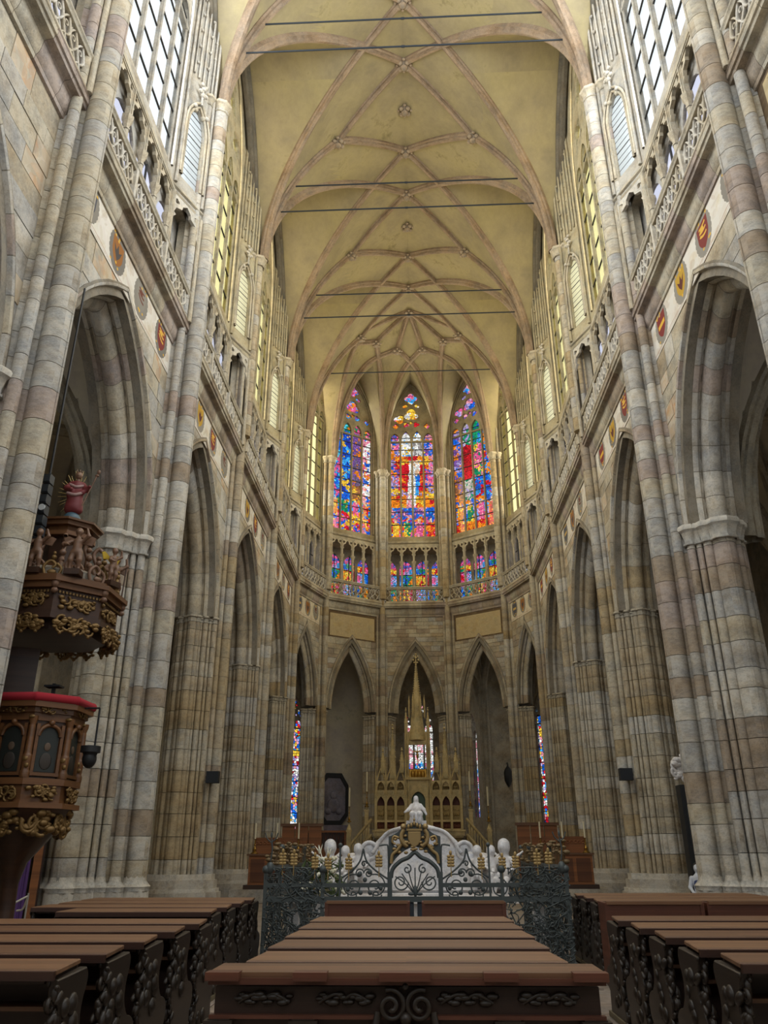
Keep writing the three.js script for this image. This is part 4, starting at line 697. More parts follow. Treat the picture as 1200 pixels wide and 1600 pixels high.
// continuous bodies: tapered bones joined by a smooth minimum and meshed
function figure(bones, res = 44, k = 0.06) {
  const lo = V3(1e9, 1e9, 1e9), hi = V3(-1e9, -1e9, -1e9);
  for (const [a, b] of bones) for (const q of [a, b]) { lo.min(V3(q[0] - q[3], q[1] - q[3], q[2] - q[3])); hi.max(V3(q[0] + q[3], q[1] + q[3], q[2] + q[3])); }
  const c = lo.clone().add(hi).multiplyScalar(0.5), half = Math.max(hi.x - lo.x, hi.y - lo.y, hi.z - lo.z) / 2 * 1.12;
  const mc = new MarchingCubes(res, undefined, false, false, 60000); mc.isolation = 0;
  const F = mc.field, hs = res / 2;
  for (let z = 0; z < res; z++) for (let y = 0; y < res; y++) for (let x = 0; x < res; x++) {
    const px = c.x + (x - hs) / hs * half, py = c.y + (y - hs) / hs * half, pz = c.z + (z - hs) / hs * half; let d = 9;
    for (const [a, b] of bones) {
      const bx = b[0] - a[0], by = b[1] - a[1], bz = b[2] - a[2], L = bx * bx + by * by + bz * bz; let t = L > 0 ? ((px - a[0]) * bx + (py - a[1]) * by + (pz - a[2]) * bz) / L : 0; t = t < 0 ? 0 : t > 1 ? 1 : t;
      const e = Math.hypot(px - a[0] - bx * t, py - a[1] - by * t, pz - a[2] - bz * t) - (a[3] + (b[3] - a[3]) * t), h = Math.max(k - Math.abs(d - e), 0) / k; d = Math.min(d, e) - h * h * k * 0.25;
    }
    F[x + y * res + z * res * res] = -d / half;
  }
  mc.update();
  const n = mc.count, pos = new Float32Array(n * 3), nor = new Float32Array(n * 3);
  for (let i = 0; i < n; i++) { pos[i * 3] = c.x + mc.positionArray[i * 3] * half; pos[i * 3 + 1] = c.y + mc.positionArray[i * 3 + 1] * half; pos[i * 3 + 2] = c.z + mc.positionArray[i * 3 + 2] * half; }
  const g = new THREE.BufferGeometry(); g.setAttribute('position', new THREE.BufferAttribute(pos, 3));
  return fin(g, 1.2);
}
const mirB = (L) => L.map(([a, b]) => [[-a[0], a[1], a[2], a[3]], [-b[0], b[1], b[2], b[3]]]);
const both = (L) => [...L, ...mirB(L)];

// ---- pews
const gPewEnd = (() => {
  const s = new THREE.Shape(); s.moveTo(0.03, 0.0); s.lineTo(0.05, 0.12); s.quadraticCurveTo(-0.06, 0.25, 0.02, 0.4); s.quadraticCurveTo(0.1, 0.52, -0.02, 0.62); s.quadraticCurveTo(-0.1, 0.72, 0.02, 0.84); s.lineTo(0.04, 0.93); s.lineTo(-0.42, 0.95); s.quadraticCurveTo(-0.5, 0.9, -0.42, 0.78); s.quadraticCurveTo(-0.36, 0.62, -0.52, 0.52); s.quadraticCurveTo(-0.7, 0.5, -0.69, 0.38); s.quadraticCurveTo(-0.68, 0.28, -0.62, 0.26); s.lineTo(-0.64, 0.0);
  return ext(s, 0.06, -0.03, 0.008).rotateY(-Math.PI / 2);
})();   // shape x becomes z
const gPewCarving = (() => { const L = [], r = mulberry(4); for (let i = 0; i < 34; i++) { const y = 0.05 + i * 0.026, z = 0.02 + Math.sin(y * 15) * 0.035 + (r() - 0.6) * 0.05; const q = 0.014 + r() * 0.026; L.push(fin(new THREE.SphereGeometry(q, 6, 5).scale(0.8, 1.7, 0.9).rotateX((r() - 0.5) * 2.2).translate((r() - 0.5) * 0.06, y, z))); } for (const [y, z] of [[0.16, 0.03], [0.5, 0.05], [0.8, 0.04]]) L.push(fin(new THREE.TorusGeometry(0.035, 0.016, 5, 10, 5).rotateY(1.571).rotateX(r() * 3).translate(0, y, z))); for (const s of [-1, 1]) for (let i = 0; i < 12; i++) L.push(ball(0.04 + r() * 0.03, s * 0.03, 0.1 + r() * 0.75, -0.08 - r() * 0.24, 0.5, 1, 1, 6)); L.push(fin(new THREE.TorusGeometry(0.06, 0.025, 5, 12).rotateY(1.571).translate(0, 0.42, -0.62)), fin(new THREE.TorusGeometry(0.05, 0.022, 5, 12).rotateY(1.571).translate(0, 0.62, 0.0))); return merge(L); })();
function pew(x0, x1, z, label, group, o = {}) {
  const t = thing('pew', label, 'pew', [(x0 + x1) / 2, 0, z], 0, group), L = x1 - x0;
  const top = new THREE.Shape(); const h = L / 2; top.moveTo(-h - 0.02, -0.02); top.lineTo(h + 0.02, -0.02); top.lineTo(h - 0.03, 0.47); top.lineTo(-h + 0.03, 0.47);
  M('desk_top', turned(ext(top, 0.032, 0, 0.006), -Math.PI / 2 + 0.015, 0, 0).translate(0, 0.955, 0.03), o.tone ?? WD.top, t);
  M('desk_edge', box(L + 0.03, 0.05, 0.035, 0, 0.955, 0.065), WD.edge, t);
  M('desk_lip', box(L - 0.1, 0.03, 0.03, 0, 0.925, 0.03), WD.dark, t);
  M('back_panel', box(L - 0.08, 0.86, 0.03, 0, 0.53, -0.42), WD.dark, t);
  M('book_shelf', box(L - 0.1, 0.025, 0.2, 0, 0.74, -0.3), WD.top2, t);
  M('seat', box(L - 0.08, 0.04, 0.24, 0, 0.45, -0.56), WD.red, t);
  M('kneeler', box(L - 0.1, 0.03, 0.2, 0, 0.24, -0.2).rotateX(0.06), WD.board, t);
  M('foot_board', box(L + 0.1, 0.05, 0.72, 0, 0.045, -0.33), WD.board, t);
  for (const s of [-1, 1]) { const e = M('end_panel', gPewEnd, WD.carved, t, s * h, 0, 0); M('carving', gPewCarving, WD.carved, e); }
  return t;
}
const ROWS = [-5.5, -6.34, -7.18, -8.05, -8.9], ROWNAME = ['first row', 'second row', 'third row', 'fourth row', 'fifth row'];
ROWS.forEach((z, i) => pew(-5.95, -2.22, z, `dark wooden pew with carved ends, ${ROWNAME[i]} of the block on the pulpit side`, 'pews before the pulpit', { tone: i % 2 ? WD.top2 : WD.top }));
[-5.9, -6.72, -7.58, -8.44, -9.3].forEach((z, i) => pew(2.1, 5.9, z, `dark wooden pew with carved ends, ${ROWNAME[i]} of the block across from the pulpit`, 'pews across from the pulpit', { tone: i % 2 ? WD.top : WD.top2 }));
[-10.6, -11.45, -12.3, -13.1].forEach((z, i) => pew(i ? -5.1 : -4.4, -2.52, z, `wooden pew ${ROWNAME[i]} of the far block beside the iron fence on the pulpit side`, 'far pews on the pulpit side', { tone: WD.top }));
[-12.75, -13.55, -14.35].forEach((z, i) => pew(2.6, 5.5, z, `wooden pew ${ROWNAME[i]} of the far block beside the iron fence across from the pulpit`, 'far pews across from the pulpit', { tone: WD.top }));
[-5.95, -6.76, -7.57, -8.38, -9.2].forEach((z, i) => pew(-1.1, 0.98, z, `short wooden pew ${ROWNAME[i]} behind the carved prayer desk in the middle block`, 'pews of the middle block', { tone: i % 2 ? WD.top2 : WD.top }));
// plain panelled bench backs
function benchBack(x0, x1, z, label) {
  const t = thing('bench', label, 'bench', [(x0 + x1) / 2, 0, z], 0, 'plain panelled benches'), L = x1 - x0;
  M('back_panel', box(L, 0.86, 0.03, 0, 0.56, 0), WD.red, t); M('top_rail', box(L + 0.04, 0.04, 0.07, 0, 1.0, 0), WD.top2, t); M('seat', box(L, 0.04, 0.4, 0, 0.45, -0.22), WD.red, t);
  for (const s of [-1, 1]) M('end_panel', box(0.05, 1.0, 0.45, s * (L / 2 + 0.02), 0.5, -0.2), WD.red, t);
}
benchBack(-1.25, -0.16, -12.15, 'plain red-brown bench back before the iron gate on the pulpit side'); benchBack(0.1, 1.17, -12.15, 'plain red-brown bench back before the iron gate away from the pulpit');
benchBack(2.57, 3.8, -11.95, 'plain red-brown panelled bench beside the aisle across from the pulpit'); benchBack(3.93, 5.5, -11.95, 'plain brown panelled bench near the wall pier across from the pulpit');

// ---- carved prayer desk
{
  const t = thing('prayer_desk', 'dark carved oak prayer desk with a scrolled cartouche in the middle', 'desk', [-0.055, -0.01, -5.35]), L = 2.34, D = WD.carved;
  M('body', box(L - 0.06, 0.9, 0.34, 0, 0.47, -0.22), WD.dark, t);
  M('desk_top', box(L + 0.02, 0.03, 0.42, 0, 0.985, -0.2), WD.top2, t);
  const pil = [-1.1, -0.6, 0.6, 1.1];
  M('moulding', merge([box(L, 0.035, 0.06, 0, 0.955, 0.0), box(L - 0.02, 0.02, 0.05, 0, 0.77, -0.03), box(L - 0.02, 0.025, 0.05, 0, 0.15, -0.02)]), WD.red, t);
  for (const x of [-1.08, -0.56, 0, 0.56, 1.08]) M('top_break', box(x ? 0.2 : 0.3, 0.045, 0.1, x, 0.985, 0.03), WD.red, t);
  const r = mulberry(77);
  for (const x of [-0.84, -0.36, 0.36, 0.84]) { const L2 = []; for (let i = 0; i < 16; i++) L2.push(ball(0.018 + r() * 0.014, (i / 15 - 0.5) * 0.3, 0.86 + Math.sin(i * 1.3) * 0.022, -0.03, 1.4, 0.7, 0.9, 6)); for (const s of [-1, 1]) L2.push(tube([[0, 0.86, -0.03], [s * 0.05, 0.885, -0.02], [s * 0.11, 0.865, -0.02], [s * 0.15, 0.84, -0.03]], 0.012, 10, 5)); M('carved_swag', merge(L2), D, t, x, 0, 0); }
  for (const x of pil) {
    const p = M('pilaster', merge([box(0.13, 0.62, 0.06, 0, 0.45, -0.03), box(0.17, 0.03, 0.09, 0, 0.74, -0.02), box(0.17, 0.03, 0.09, 0, 0.68, -0.02), box(0.17, 0.04, 0.09, 0, 0.16, -0.02)]), D, t, x, 0, 0);
    M('carved_head', merge([ball(0.034, 0, 0.6, 0.02, 0.8, 1.1, 0.9, 10), ball(0.012, 0, 0.595, 0.05, 1, 1, 1, 6), ball(0.03, 0.03, 0.63, 0.01, 1, 1, 1, 7), ball(0.03, -0.03, 0.63, 0.01, 1, 1, 1, 7), ball(0.025, 0, 0.55, 0.01, 1.2, 0.8, 0.8, 7), ball(0.03, 0, 0.5, 0.01, 0.8, 1.2, 0.8, 7)]), D, p);
  }
  for (const x of [-0.85, 0.85]) { M('panel_frame', merge([box(0.3, 0.02, 0.03, 0, 0.61, -0.03), box(0.3, 0.02, 0.03, 0, 0.25, -0.03), box(0.02, 0.36, 0.03, -0.14, 0.43, -0.03), box(0.02, 0.36, 0.03, 0.14, 0.43, -0.03)]), WD.dark, t, x, 0, 0); }
  for (const s of [-1, 1]) M('curved_moulding', tube([[s * 0.5, 0.5, -0.03], [s * 0.42, 0.62, -0.03], [s * 0.3, 0.68, -0.03], [s * 0.2, 0.66, -0.03]], 0.018, 12, 6), WD.dark, t);
  const sc = []; for (const s of [-1, 1]) { const sp = []; for (let i = 0; i < 26; i++) { const a = i * 0.42, q = 0.085 * (1 - i / 30); sp.push([s * (0.085 + Math.cos(a + 1.2) * q), 0.83 + Math.sin(a + 1.2) * q * 1.0, 0.01 + i * 0.001]); } sc.push(tube(sp, 0.017, 60, 6), tube([[s * 0.16, 0.8, 0], [s * 0.18, 0.66, 0.02], [s * 0.12, 0.56, 0.03], [s * 0.04, 0.5, 0.03]], 0.025, 14, 6), ball(0.03, s * 0.09, 0.7, 0.03), ball(0.028, s * 0.13, 0.63, 0.03)); }
  sc.push(ball(0.022, 0, 0.93, 0.02), ball(0.05, 0, 0.68, 0.03, 1, 1.2, 0.8), ball(0.035, 0, 0.77, 0.03), ball(0.05, 0, 0.58, 0.03, 1.3, 1, 0.8)); for (let i = 0; i < 8; i++) sc.push(ball(0.03, Math.cos(i * 0.785) * 0.07, 0.66 + Math.sin(i * 0.785) * 0.07, 0.035, 1, 1, 0.7, 7));
  M('cartouche', merge(sc), D, t);
}

// ---- wrought iron screen round the tomb
const irons = std(0x484e4d, { metalness: 0.25, roughness: 0.5 }), giltLeaf = std(0xa58a58, { metalness: 0.4, roughness: 0.5 });
const FZ = -13.1, fx = (px) => (px - 655) / 104, fy = (py) => 1.0 + (1404 - py) / 113.7;
const spiral = (x, y, r, turns, a0, dir, end = 0.2) => { const L = [], n = Math.round(12 * turns); for (let i = 0; i <= n; i++) { const q = r * (1 - (1 - end) * i / n), a = a0 + dir * i / 12 * 6.283; L.push([x + Math.cos(a) * q, y + Math.sin(a) * q, 0]); } return tube(L, 0.011, n * 2, 5); };
const wheat = () => { const L = []; for (let i = 0; i < 4; i++) for (const s of [-1, 1]) L.push(ball(0.032, s * 0.028, i * 0.042, 0, 1, 0.75, 0.5, 7)); L.push(ball(0.03, 0, 0.175, 0, 0.8, 1.2, 0.5, 7), bar([0, -0.16, 0], [0, 0.1, 0], 0.008)); return merge(L); };
const gWheat = wheat();
function vines(w, y0, y1, seed, n) {
  const r = mulberry(seed), L = [];
  for (let i = 0; i < n; i++) {
    const x = r() * w, y = y0 + r() * (y1 - y0), a = r() * 6.28, q = 0.06 + r() * 0.12, p = []; let cx = x, cy = y, d = a; const bend = (r() - 0.5) * 1.6;
    for (let j = 0; j < 5; j++) { p.push([Math.min(w, Math.max(0, cx)), Math.min(y1, Math.max(y0, cy)), (r() - 0.5) * 0.05]); cx += Math.cos(d) * q * 0.6; cy += Math.sin(d) * q * 0.6; d += bend; }
    L.push(fin(new THREE.TubeGeometry(new THREE.CatmullRomCurve3(p.map((e) => V3(...e))), 6, 0.007 + r() * 0.005, 4)));
    if (i % 2) L.push(ball(0.022, p[4][0], p[4][1], p[4][2], 1.3, 0.7, 0.4, 5));
  }
  return merge(L);
}
const fence = thing('iron_fence', 'dark wrought iron fence with vine scrolls and gilded flowers around the white tomb', 'fence', [0, 0, FZ]);
{
  const post = (x, y, r = 0.025) => M('post', merge([box(r * 2, y, r * 2, 0, y / 2, 0), ball(r * 2.4, 0, y, 0)]), irons, fence, x, 0, 0);
  for (const px of [414, 505, 787, 887]) post(fx(px), 1.4, 0.026);
  for (const px of [532, 768]) post(fx(px), 1.74, 0.014);
  for (const [a, b] of [[414, 612], [690, 887]]) for (const [y, h] of [[0.99, 0.075], [1.18, 0.06], [0.14, 0.05]]) M('rail', box(fx(b) - fx(a), h, 0.04, (fx(a) + fx(b)) / 2, y, 0), irons, fence);
  for (const [px, seed] of [[414, 3], [798, 9]]) { const m = M('vine_scrollwork', vines(0.89, 0.15, 1.42, seed, 270), irons, fence, fx(px), 0, 0.01); m.userData.kind = 'stuff'; }
  for (const [px, seed] of [[505, 13], [690, 19]]) { const m = M('vine_scrollwork', vines(1.05, 0.15, 0.95, seed, 130), irons, fence, fx(px), 0, 0.01); m.userData.kind = 'stuff'; }
  for (const s of [-1, 1]) {
    const X = (px) => fx(651 + s * (651 - px));   // left-hand pixel mirrored about the gate
    const P2 = (px, py) => [X(px), fy(py), 0];
    M('ogee_bar', merge([tube([P2(535, 1372), P2(552, 1360), P2(564, 1345), P2(569, 1326)], 0.014, 14, 5), tube([P2(569, 1326), P2(574, 1345), P2(588, 1360), P2(608, 1374)], 0.014, 14, 5)]), irons, fence);
    for (const [px, py, r, tn, a0, d] of [[553, 1385, 0.17, 1.6, 1.2, 1], [588, 1385, 0.17, 1.6, 1.9, -1], [563, 1365, 0.07, 1.4, 0, 1], [577, 1365, 0.07, 1.4, 3.1, -1], [570, 1350, 0.045, 1.2, 0, 1], [520, 1388, 0.14, 1.5, 1.6, 1], [553, 1398, 0.08, 1.2, 3, 1], [590, 1398, 0.08, 1.2, 0, -1]]) M('scroll', spiral(X(px), fy(py), r, tn, s > 0 ? Math.PI - a0 : a0, s > 0 ? -d : d), irons, fence);
    for (const [px, py] of [[563, 1366], [579, 1363], [545, 1390], [572, 1375], [597, 1388], [565, 1395], [580, 1395]]) M('iron_leaf', ball(0.035, 0, 0, 0, 1, 1, 0.4, 7), irons, fence, X(px), fy(py), 0.015);
    for (const [px, py] of [[546, 1350], [594, 1346], [440, 1342], [458, 1343], [492, 1348], [513, 1350]]) M('gilt_flower', gWheat, giltLeaf, fence, X(px), fy(py) - 0.06, 0.02);
    M('post_finial', merge([ball(0.075, 0, 0, 0, 0.8, 1.2, 0.8), tube([[0.0, 0.1, 0], [0.02, 0.25, 0], [0, 0.42, 0]], 0.012), tube([[0, 0.36, 0], [-0.07, 0.42, 0], [-0.1, 0.5, 0]], 0.01), tube([[0, 0.36, 0], [0.07, 0.42, 0], [0.1, 0.5, 0]], 0.01), ball(0.03, 0, 0.47, 0, 0.6, 1.5, 0.6)]), irons, fence, X(420), 1.42, 0);
    // rear flowers of the side runs and the side fence itself
    const side = thing('iron_fence', `side run of the wrought iron fence beside the tomb ${SIDE[s]}`, 'fence', [X(414), 0, FZ], 0, 'side runs of the fence');
    for (const y of [0.99, 0.14, 1.42]) M('rail', box(0.04, 0.06, 5.6, 0, y, -2.8), irons, side);
    for (let i = 1; i <= 4; i++) M('post', merge([box(0.05, 1.7, 0.05, 0, 0.85, 0), ball(0.05, 0, 1.72, 0)]), irons, side, 0, 0, -i * 1.4);
    const vs = M('vine_scrollwork', vines(5.5, 0.15, 1.42, 31 + s, 600).rotateY(Math.PI / 2), irons, side); vs.userData.kind = 'stuff';
    const br = []; const r = mulberry(60 + s); for (let i = 0; i < 90; i++) { const z = -r() * 5.4, y = 1.45 + r() * 0.35; br.push(ball(0.03 + r() * 0.02, (r() - 0.5) * 0.1, y, z, 1.3, 0.7, 0.6, 5), bar([0, 1.42, z], [(r() - 0.5) * 0.1, y, z + (r() - 0.5) * 0.1], 0.007, 4)); } M('gilt_foliage', merge(br), std(0x6e5a3c, { metalness: 0.4, roughness: 0.5 }), side).userData.kind = 'stuff';
  }
  for (const px of [456, 845]) tag(M('marble_pillar', merge([box(0.16, 0.85, 0.16, 0, 0.5, 0), box(0.22, 0.08, 0.22, 0, 0.96, 0), box(0.22, 0.08, 0.22, 0, 0.08, 0)]), MAT.marble, scene, fx(px), 0.0, FZ - 0.35), `short grey marble pillar behind the fence ${px < 600 ? 'beside the flowers' : 'on the side without flowers'}`, 'pillar');
}
{
  const gate = thing('iron_gate', 'arched iron gate crowned by a gilded coat of arms before the white tomb', 'gate', [fx(651), 0, FZ]), w = 0.385;
  const A = (px, py) => [fx(px) - fx(651), fy(py), 0];
  for (const s of [-1, 1]) M('gate_post', box(0.07, 1.36, 0.06, s * w, 0.68, 0), irons, gate);
  M('gate_arch', tube([A(613, 1372), A(616, 1358), A(628, 1346), A(641, 1340), A(651, 1332), A(661, 1340), A(674, 1346), A(686, 1358), A(689, 1372)], 0.035, 40, 6), irons, gate);
  for (const y of [0.99, 0.14]) M('rail', box(2 * w, 0.075, 0.05, 0, y, 0), irons, gate);
  for (const s of [-1, 1]) { M('thin_post', tube([[s * (w + 0.02), 1.0, 0], [s * (w + 0.02), 1.66, 0], [s * (w + 0.06), 1.74, 0], [s * (w + 0.16), 1.73, 0]], 0.014, 20, 5), irons, gate); M('gate_leaf', box(w - 0.05, 0.78, 0.01, s * w / 2, 0.56, -0.01), std(0x2e3238, { metalness: 0.3, roughness: 0.6 }), gate); }
  const rays = []; for (let i = -3; i <= 3; i++) rays.push(tube([[0, 1.05, 0], [i * 0.05, 1.2, 0], [i * 0.1, 1.42 - Math.abs(i) * 0.04, 0]], 0.009, 10, 4)); for (const s of [-1, 1]) rays.push(spiral(s * 0.22, 1.22, 0.12, 1.5, s > 0 ? 3.1 : 0, s, 0.2), spiral(s * 0.12, 1.4, 0.07, 1.2, 1.5, s, 0.2)); M('scroll', merge(rays), irons, gate);
  M('centre_leaf', merge([ball(0.06, 0, 1.1, 0.01, 0.6, 1.4, 0.4), ball(0.04, -0.06, 1.06, 0.01, 1.3, 0.6, 0.4), ball(0.04, 0.06, 1.06, 0.01, 1.3, 0.6, 0.4)]), irons, gate);
  // crest: dark back plate, gilded supporters, crown and shield
  const bp = new THREE.Shape(); bp.moveTo(-0.4, 1.4); bp.lineTo(-0.4, 1.86); bp.quadraticCurveTo(-0.25, 1.9, -0.18, 2.0); bp.quadraticCurveTo(0, 2.12, 0.18, 2.0); bp.quadraticCurveTo(0.25, 1.9, 0.4, 1.86); bp.lineTo(0.4, 1.4); bp.quadraticCurveTo(0.25, 1.66, 0, 1.72); bp.quadraticCurveTo(-0.25, 1.66, -0.4, 1.4);
  bp.holes = [holePath(foil(-0.27, 1.78, 0.07, 3)), holePath(foil(0.27, 1.78, 0.07, 3))];
  M('crest_plate', ext(bp, 0.02, -0.02), irons, gate);
  const cr = [], r = mulberry(8);
  cr.push(ext(shapeOf([[-0.1, 1.93], [0.1, 1.93], [0.1, 1.82], [0.06, 1.74], [0, 1.7], [-0.06, 1.74], [-0.1, 1.82]]), 0.05, 0.0, 0.01));
  for (let i = -2; i <= 2; i++) cr.push(ball(0.028, i * 0.045, 2.0 + (2 - Math.abs(i)) * 0.022, 0.03, 0.8, 1.3, 0.8, 7)); cr.push(ball(0.02, 0, 2.1, 0.03), bar([0, 2.06, 0.03], [0, 2.16, 0.03], 0.007), box(0.24, 0.03, 0.05, 0, 1.955, 0.02));
  for (const s of [-1, 1]) { cr.push(tube([[s * 0.12, 1.72, 0.02], [s * 0.19, 1.78, 0.04], [s * 0.2, 1.88, 0.04], [s * 0.16, 1.96, 0.04]], 0.035, 14, 6), ball(0.045, s * 0.17, 2.0, 0.04), tube([[s * 0.2, 1.75, 0.03], [s * 0.27, 1.66, 0.03], [s * 0.34, 1.6, 0.03], [s * 0.36, 1.48, 0.03]], 0.028, 12, 6), tube([[s * 0.24, 1.84, 0.03], [s * 0.32, 1.86, 0.03], [s * 0.34, 1.78, 0.03], [s * 0.29, 1.75, 0.03]], 0.018, 12, 5)); for (let i = 0; i < 12; i++) cr.push(ball(0.028, s * (0.1 + r() * 0.26), 1.62 + r() * 0.26, 0.03, 1.2, 0.8, 0.6, 6)); }
  for (let i = 0; i < 10; i++) cr.push(ball(0.03, (r() - 0.5) * 0.3, 1.66 + r() * 0.12, 0.03, 1.3, 0.7, 0.6, 6));
  M('gilded_crest', merge(cr), std(0x9d8458, { metalness: 0.55, roughness: 0.45 }), gate);
}
// ---- white marble tomb
const gCherub = figure([...both([[[0.05, 0.12, 0.1, 0.06], [0.09, 0.2, 0.2, 0.055]], [[0.09, 0.2, 0.2, 0.05], [0.1, 0.02, 0.26, 0.035]], [[0.12, 0.5, 0, 0.045], [0.2, 0.4, 0.06, 0.035]], [[0.2, 0.4, 0.06, 0.035], [0.14, 0.33, 0.16, 0.028]], [[0.1, 0.5, -0.1, 0.03], [0.26, 0.62, -0.14, 0.015]]]), [[0, 0.16, 0, 0.11], [0, 0.34, 0, 0.1]], [[0, 0.34, 0, 0.1], [0, 0.5, 0, 0.085]], [[0, 0.54, 0, 0.05], [0, 0.62, 0.01, 0.05]], [[0, 0.68, 0.01, 0.1], [0, 0.72, 0.01, 0.095]], [[0, 0.68, 0.1, 0.018], [0, 0.7, 0.1, 0.012]]], 40, 0.05);
{
  const z = -16.8, t = thing('tomb', 'white marble royal tomb chest with a rounded headboard behind the iron gate', 'tomb', [-0.02, 0, z]);
  M('base', box(3.7, 0.25, 4.0, 0, 0.13, -1.2), MAT.marble, t); M('chest', box(3.3, 0.55, 3.7, 0, 0.5, -1.2), MAT.marble, t); M('lid', merge([box(3.7, 0.1, 4.0, 0, 0.82, -1.2), box(3.5, 0.06, 3.8, 0, 0.89, -1.2)]), MAT.marble, t);
  const hb = new THREE.Shape(); hb.moveTo(-1.75, 0.9); hb.lineTo(-1.75, 1.15); hb.quadraticCurveTo(-1.45, 1.5, -1.15, 1.52); hb.quadraticCurveTo(-0.98, 1.5, -0.92, 1.66); hb.quadraticCurveTo(-0.62, 2.14, 0, 2.15); hb.quadraticCurveTo(0.62, 2.14, 0.92, 1.66); hb.quadraticCurveTo(0.98, 1.5, 1.15, 1.52); hb.quadraticCurveTo(1.45, 1.5, 1.75, 1.15); hb.lineTo(1.75, 0.9);
  M('headboard', ext(hb, 0.3, -0.15, 0.03, 10), MAT.marble, t);
  M('headboard_moulding', merge([tube([[-0.86, 1.62, 0.17], [-0.55, 2.0, 0.17], [0, 2.08, 0.17], [0.55, 2.0, 0.17], [0.86, 1.62, 0.17]], 0.035, 30, 6), box(3.4, 0.07, 0.1, 0, 1.0, 0.16)]), MAT.marble, t);
  for (const s of [-1, 1]) { M('scroll', merge([ball(0.19, 0, 0, 0, 1, 1, 0.7, 14), fin(new THREE.TorusGeometry(0.15, 0.04, 6, 18).translate(0, 0, 0.1))]), MAT.marble, t, s * 0.93, 1.66, 0.05); M('cloud', merge([ball(0.22, s * 1.25, 1.45, 0.1, 1.3, 0.8, 0.8), ball(0.18, s * 1.5, 1.3, 0.1, 1.2, 0.9, 0.8), ball(0.16, s * 1.05, 1.5, 0.1)]), MAT.marble, t); }
  const spots = [[-1.68, 0.9, 0.34, 0.5], [-1.38, 1.06, 0.3, -0.3], [-1.14, 1.1, 0.3, 0.3], [1.68, 0.9, 0.34, -0.5], [1.42, 1.06, 0.3, 0.3], [1.16, 1.06, 0.3, -0.2]];
  spots.forEach(([x, y, dz, turn], i) => { const c = M('cherub', gCherub, MAT.marble, t, x, y, dz); c.userData.label = ( ['plump white marble cherub on the outer corner of the tomb, beside the flowers', 'white marble cherub behind the corner cherub on the flower side of the tomb', 'white marble cherub leaning on the headboard on the flower side of the tomb', 'plump white marble cherub on the outer corner of the tomb, away from the flowers', 'white marble cherub behind the corner cherub, away from the flowers', 'white marble cherub leaning on the headboard, away from the flowers'])[i]; c.rotation.y = turn; c.scale.setScalar(i % 3 ? 0.86 : 1.2); });
  const king = figure([...both([[[0.1, 0.1, 0.1, 0.1], [0.13, 0.14, 0.3, 0.085]], [[0.13, 0.14, 0.3, 0.08], [0.12, -0.1, 0.34, 0.07]], [[0.15, 0.42, 0, 0.06], [0.26, 0.28, 0.05, 0.05]]]), [[0, 0.02, 0, 0.17], [0, 0.3, 0, 0.15]], [[0, 0.3, 0, 0.15], [0, 0.44, 0, 0.11]], [[0, 0.48, 0, 0.06], [0, 0.54, 0, 0.055]], [[0, 0.6, 0.02, 0.085], [0, 0.65, 0.01, 0.08]], [[-0.26, 0.28, 0.05, 0.05], [-0.38, 0.2, 0.14, 0.035]], [[0.26, 0.28, 0.05, 0.05], [0.33, 0.14, 0.1, 0.04]], [[0, 0.0, -0.05, 0.22], [0, -0.06, 0.05, 0.24]]], 48, 0.06);
  const st = M('seated_figure', king, MAT.marble, t, 0, 2.25, -0.1); st.scale.setScalar(0.6); st.userData.label = 'seated figure with outstretched arms'; M('figure_base', box(0.4, 0.1, 0.3, 0, 2.16, -0.1), MAT.marble, t);
}
// ---- flowers beside the tomb
{
  const t = thing('flower_arrangement', 'white lilies and roses with green leaves beside the white tomb', 'flowers', [fx(508) - 0.15, 0, -14.2]), r = mulberry(5), lv = [], fl = [], lily = [];
  M('stand', merge([cyl(0.16, 0.2, 0.9, 0, 0, 0, 12), cyl(0.2, 0.14, 0.14, 0, 0.86, 0, 12)]), MAT.marble, t);
  for (let i = 0; i < 170; i++) { const a = r() * 6.28, q = Math.sqrt(r()) * 0.33, y = 0.98 + r() * 0.52; lv.push(fin(new THREE.ConeGeometry(0.03, 0.17, 4).scale(1, 1, 0.3).rotateX(r() * 2 - 1).rotateZ(r() * 3 - 1.5).rotateY(a).translate(Math.cos(a) * q, y, Math.sin(a) * q))); }
  M('leaf_mass', merge(lv), std(0x4c5a34, { roughness: 0.8 }), t).userData.kind = 'stuff';
  for (let i = 0; i < 26; i++) { const a = r() * 6.28, q = 0.12 + r() * 0.24; M('blossom', merge([ball(0.04, 0, 0, 0, 1, 0.8, 1, 7), ball(0.03, 0.03, 0.02, 0.01, 1, 1, 1, 6), ball(0.03, -0.025, 0.02, 0.02, 1, 1, 1, 6)]), std(pick([0xe8e4d0, 0xe2dcc0, 0xd8cfa8])), t, Math.cos(a) * q, 1.0 + r() * 0.55, Math.abs(Math.sin(a)) * q); }
  for (const [x, y, rz] of [[-0.05, 1.62, 0.2], [0.08, 1.58, -0.4], [0.0, 1.5, 0.7]]) { const pet = []; for (let i = 0; i < 6; i++) pet.push(fin(new THREE.ConeGeometry(0.025, 0.16, 5).scale(1, 1, 0.4).translate(0, 0.08, 0).rotateX(0.5).rotateY(i * 1.047))); const m = M('lily', merge(pet), std(0xf0ecd8), t, x, y, 0.1); m.rotation.z = rz; }
}

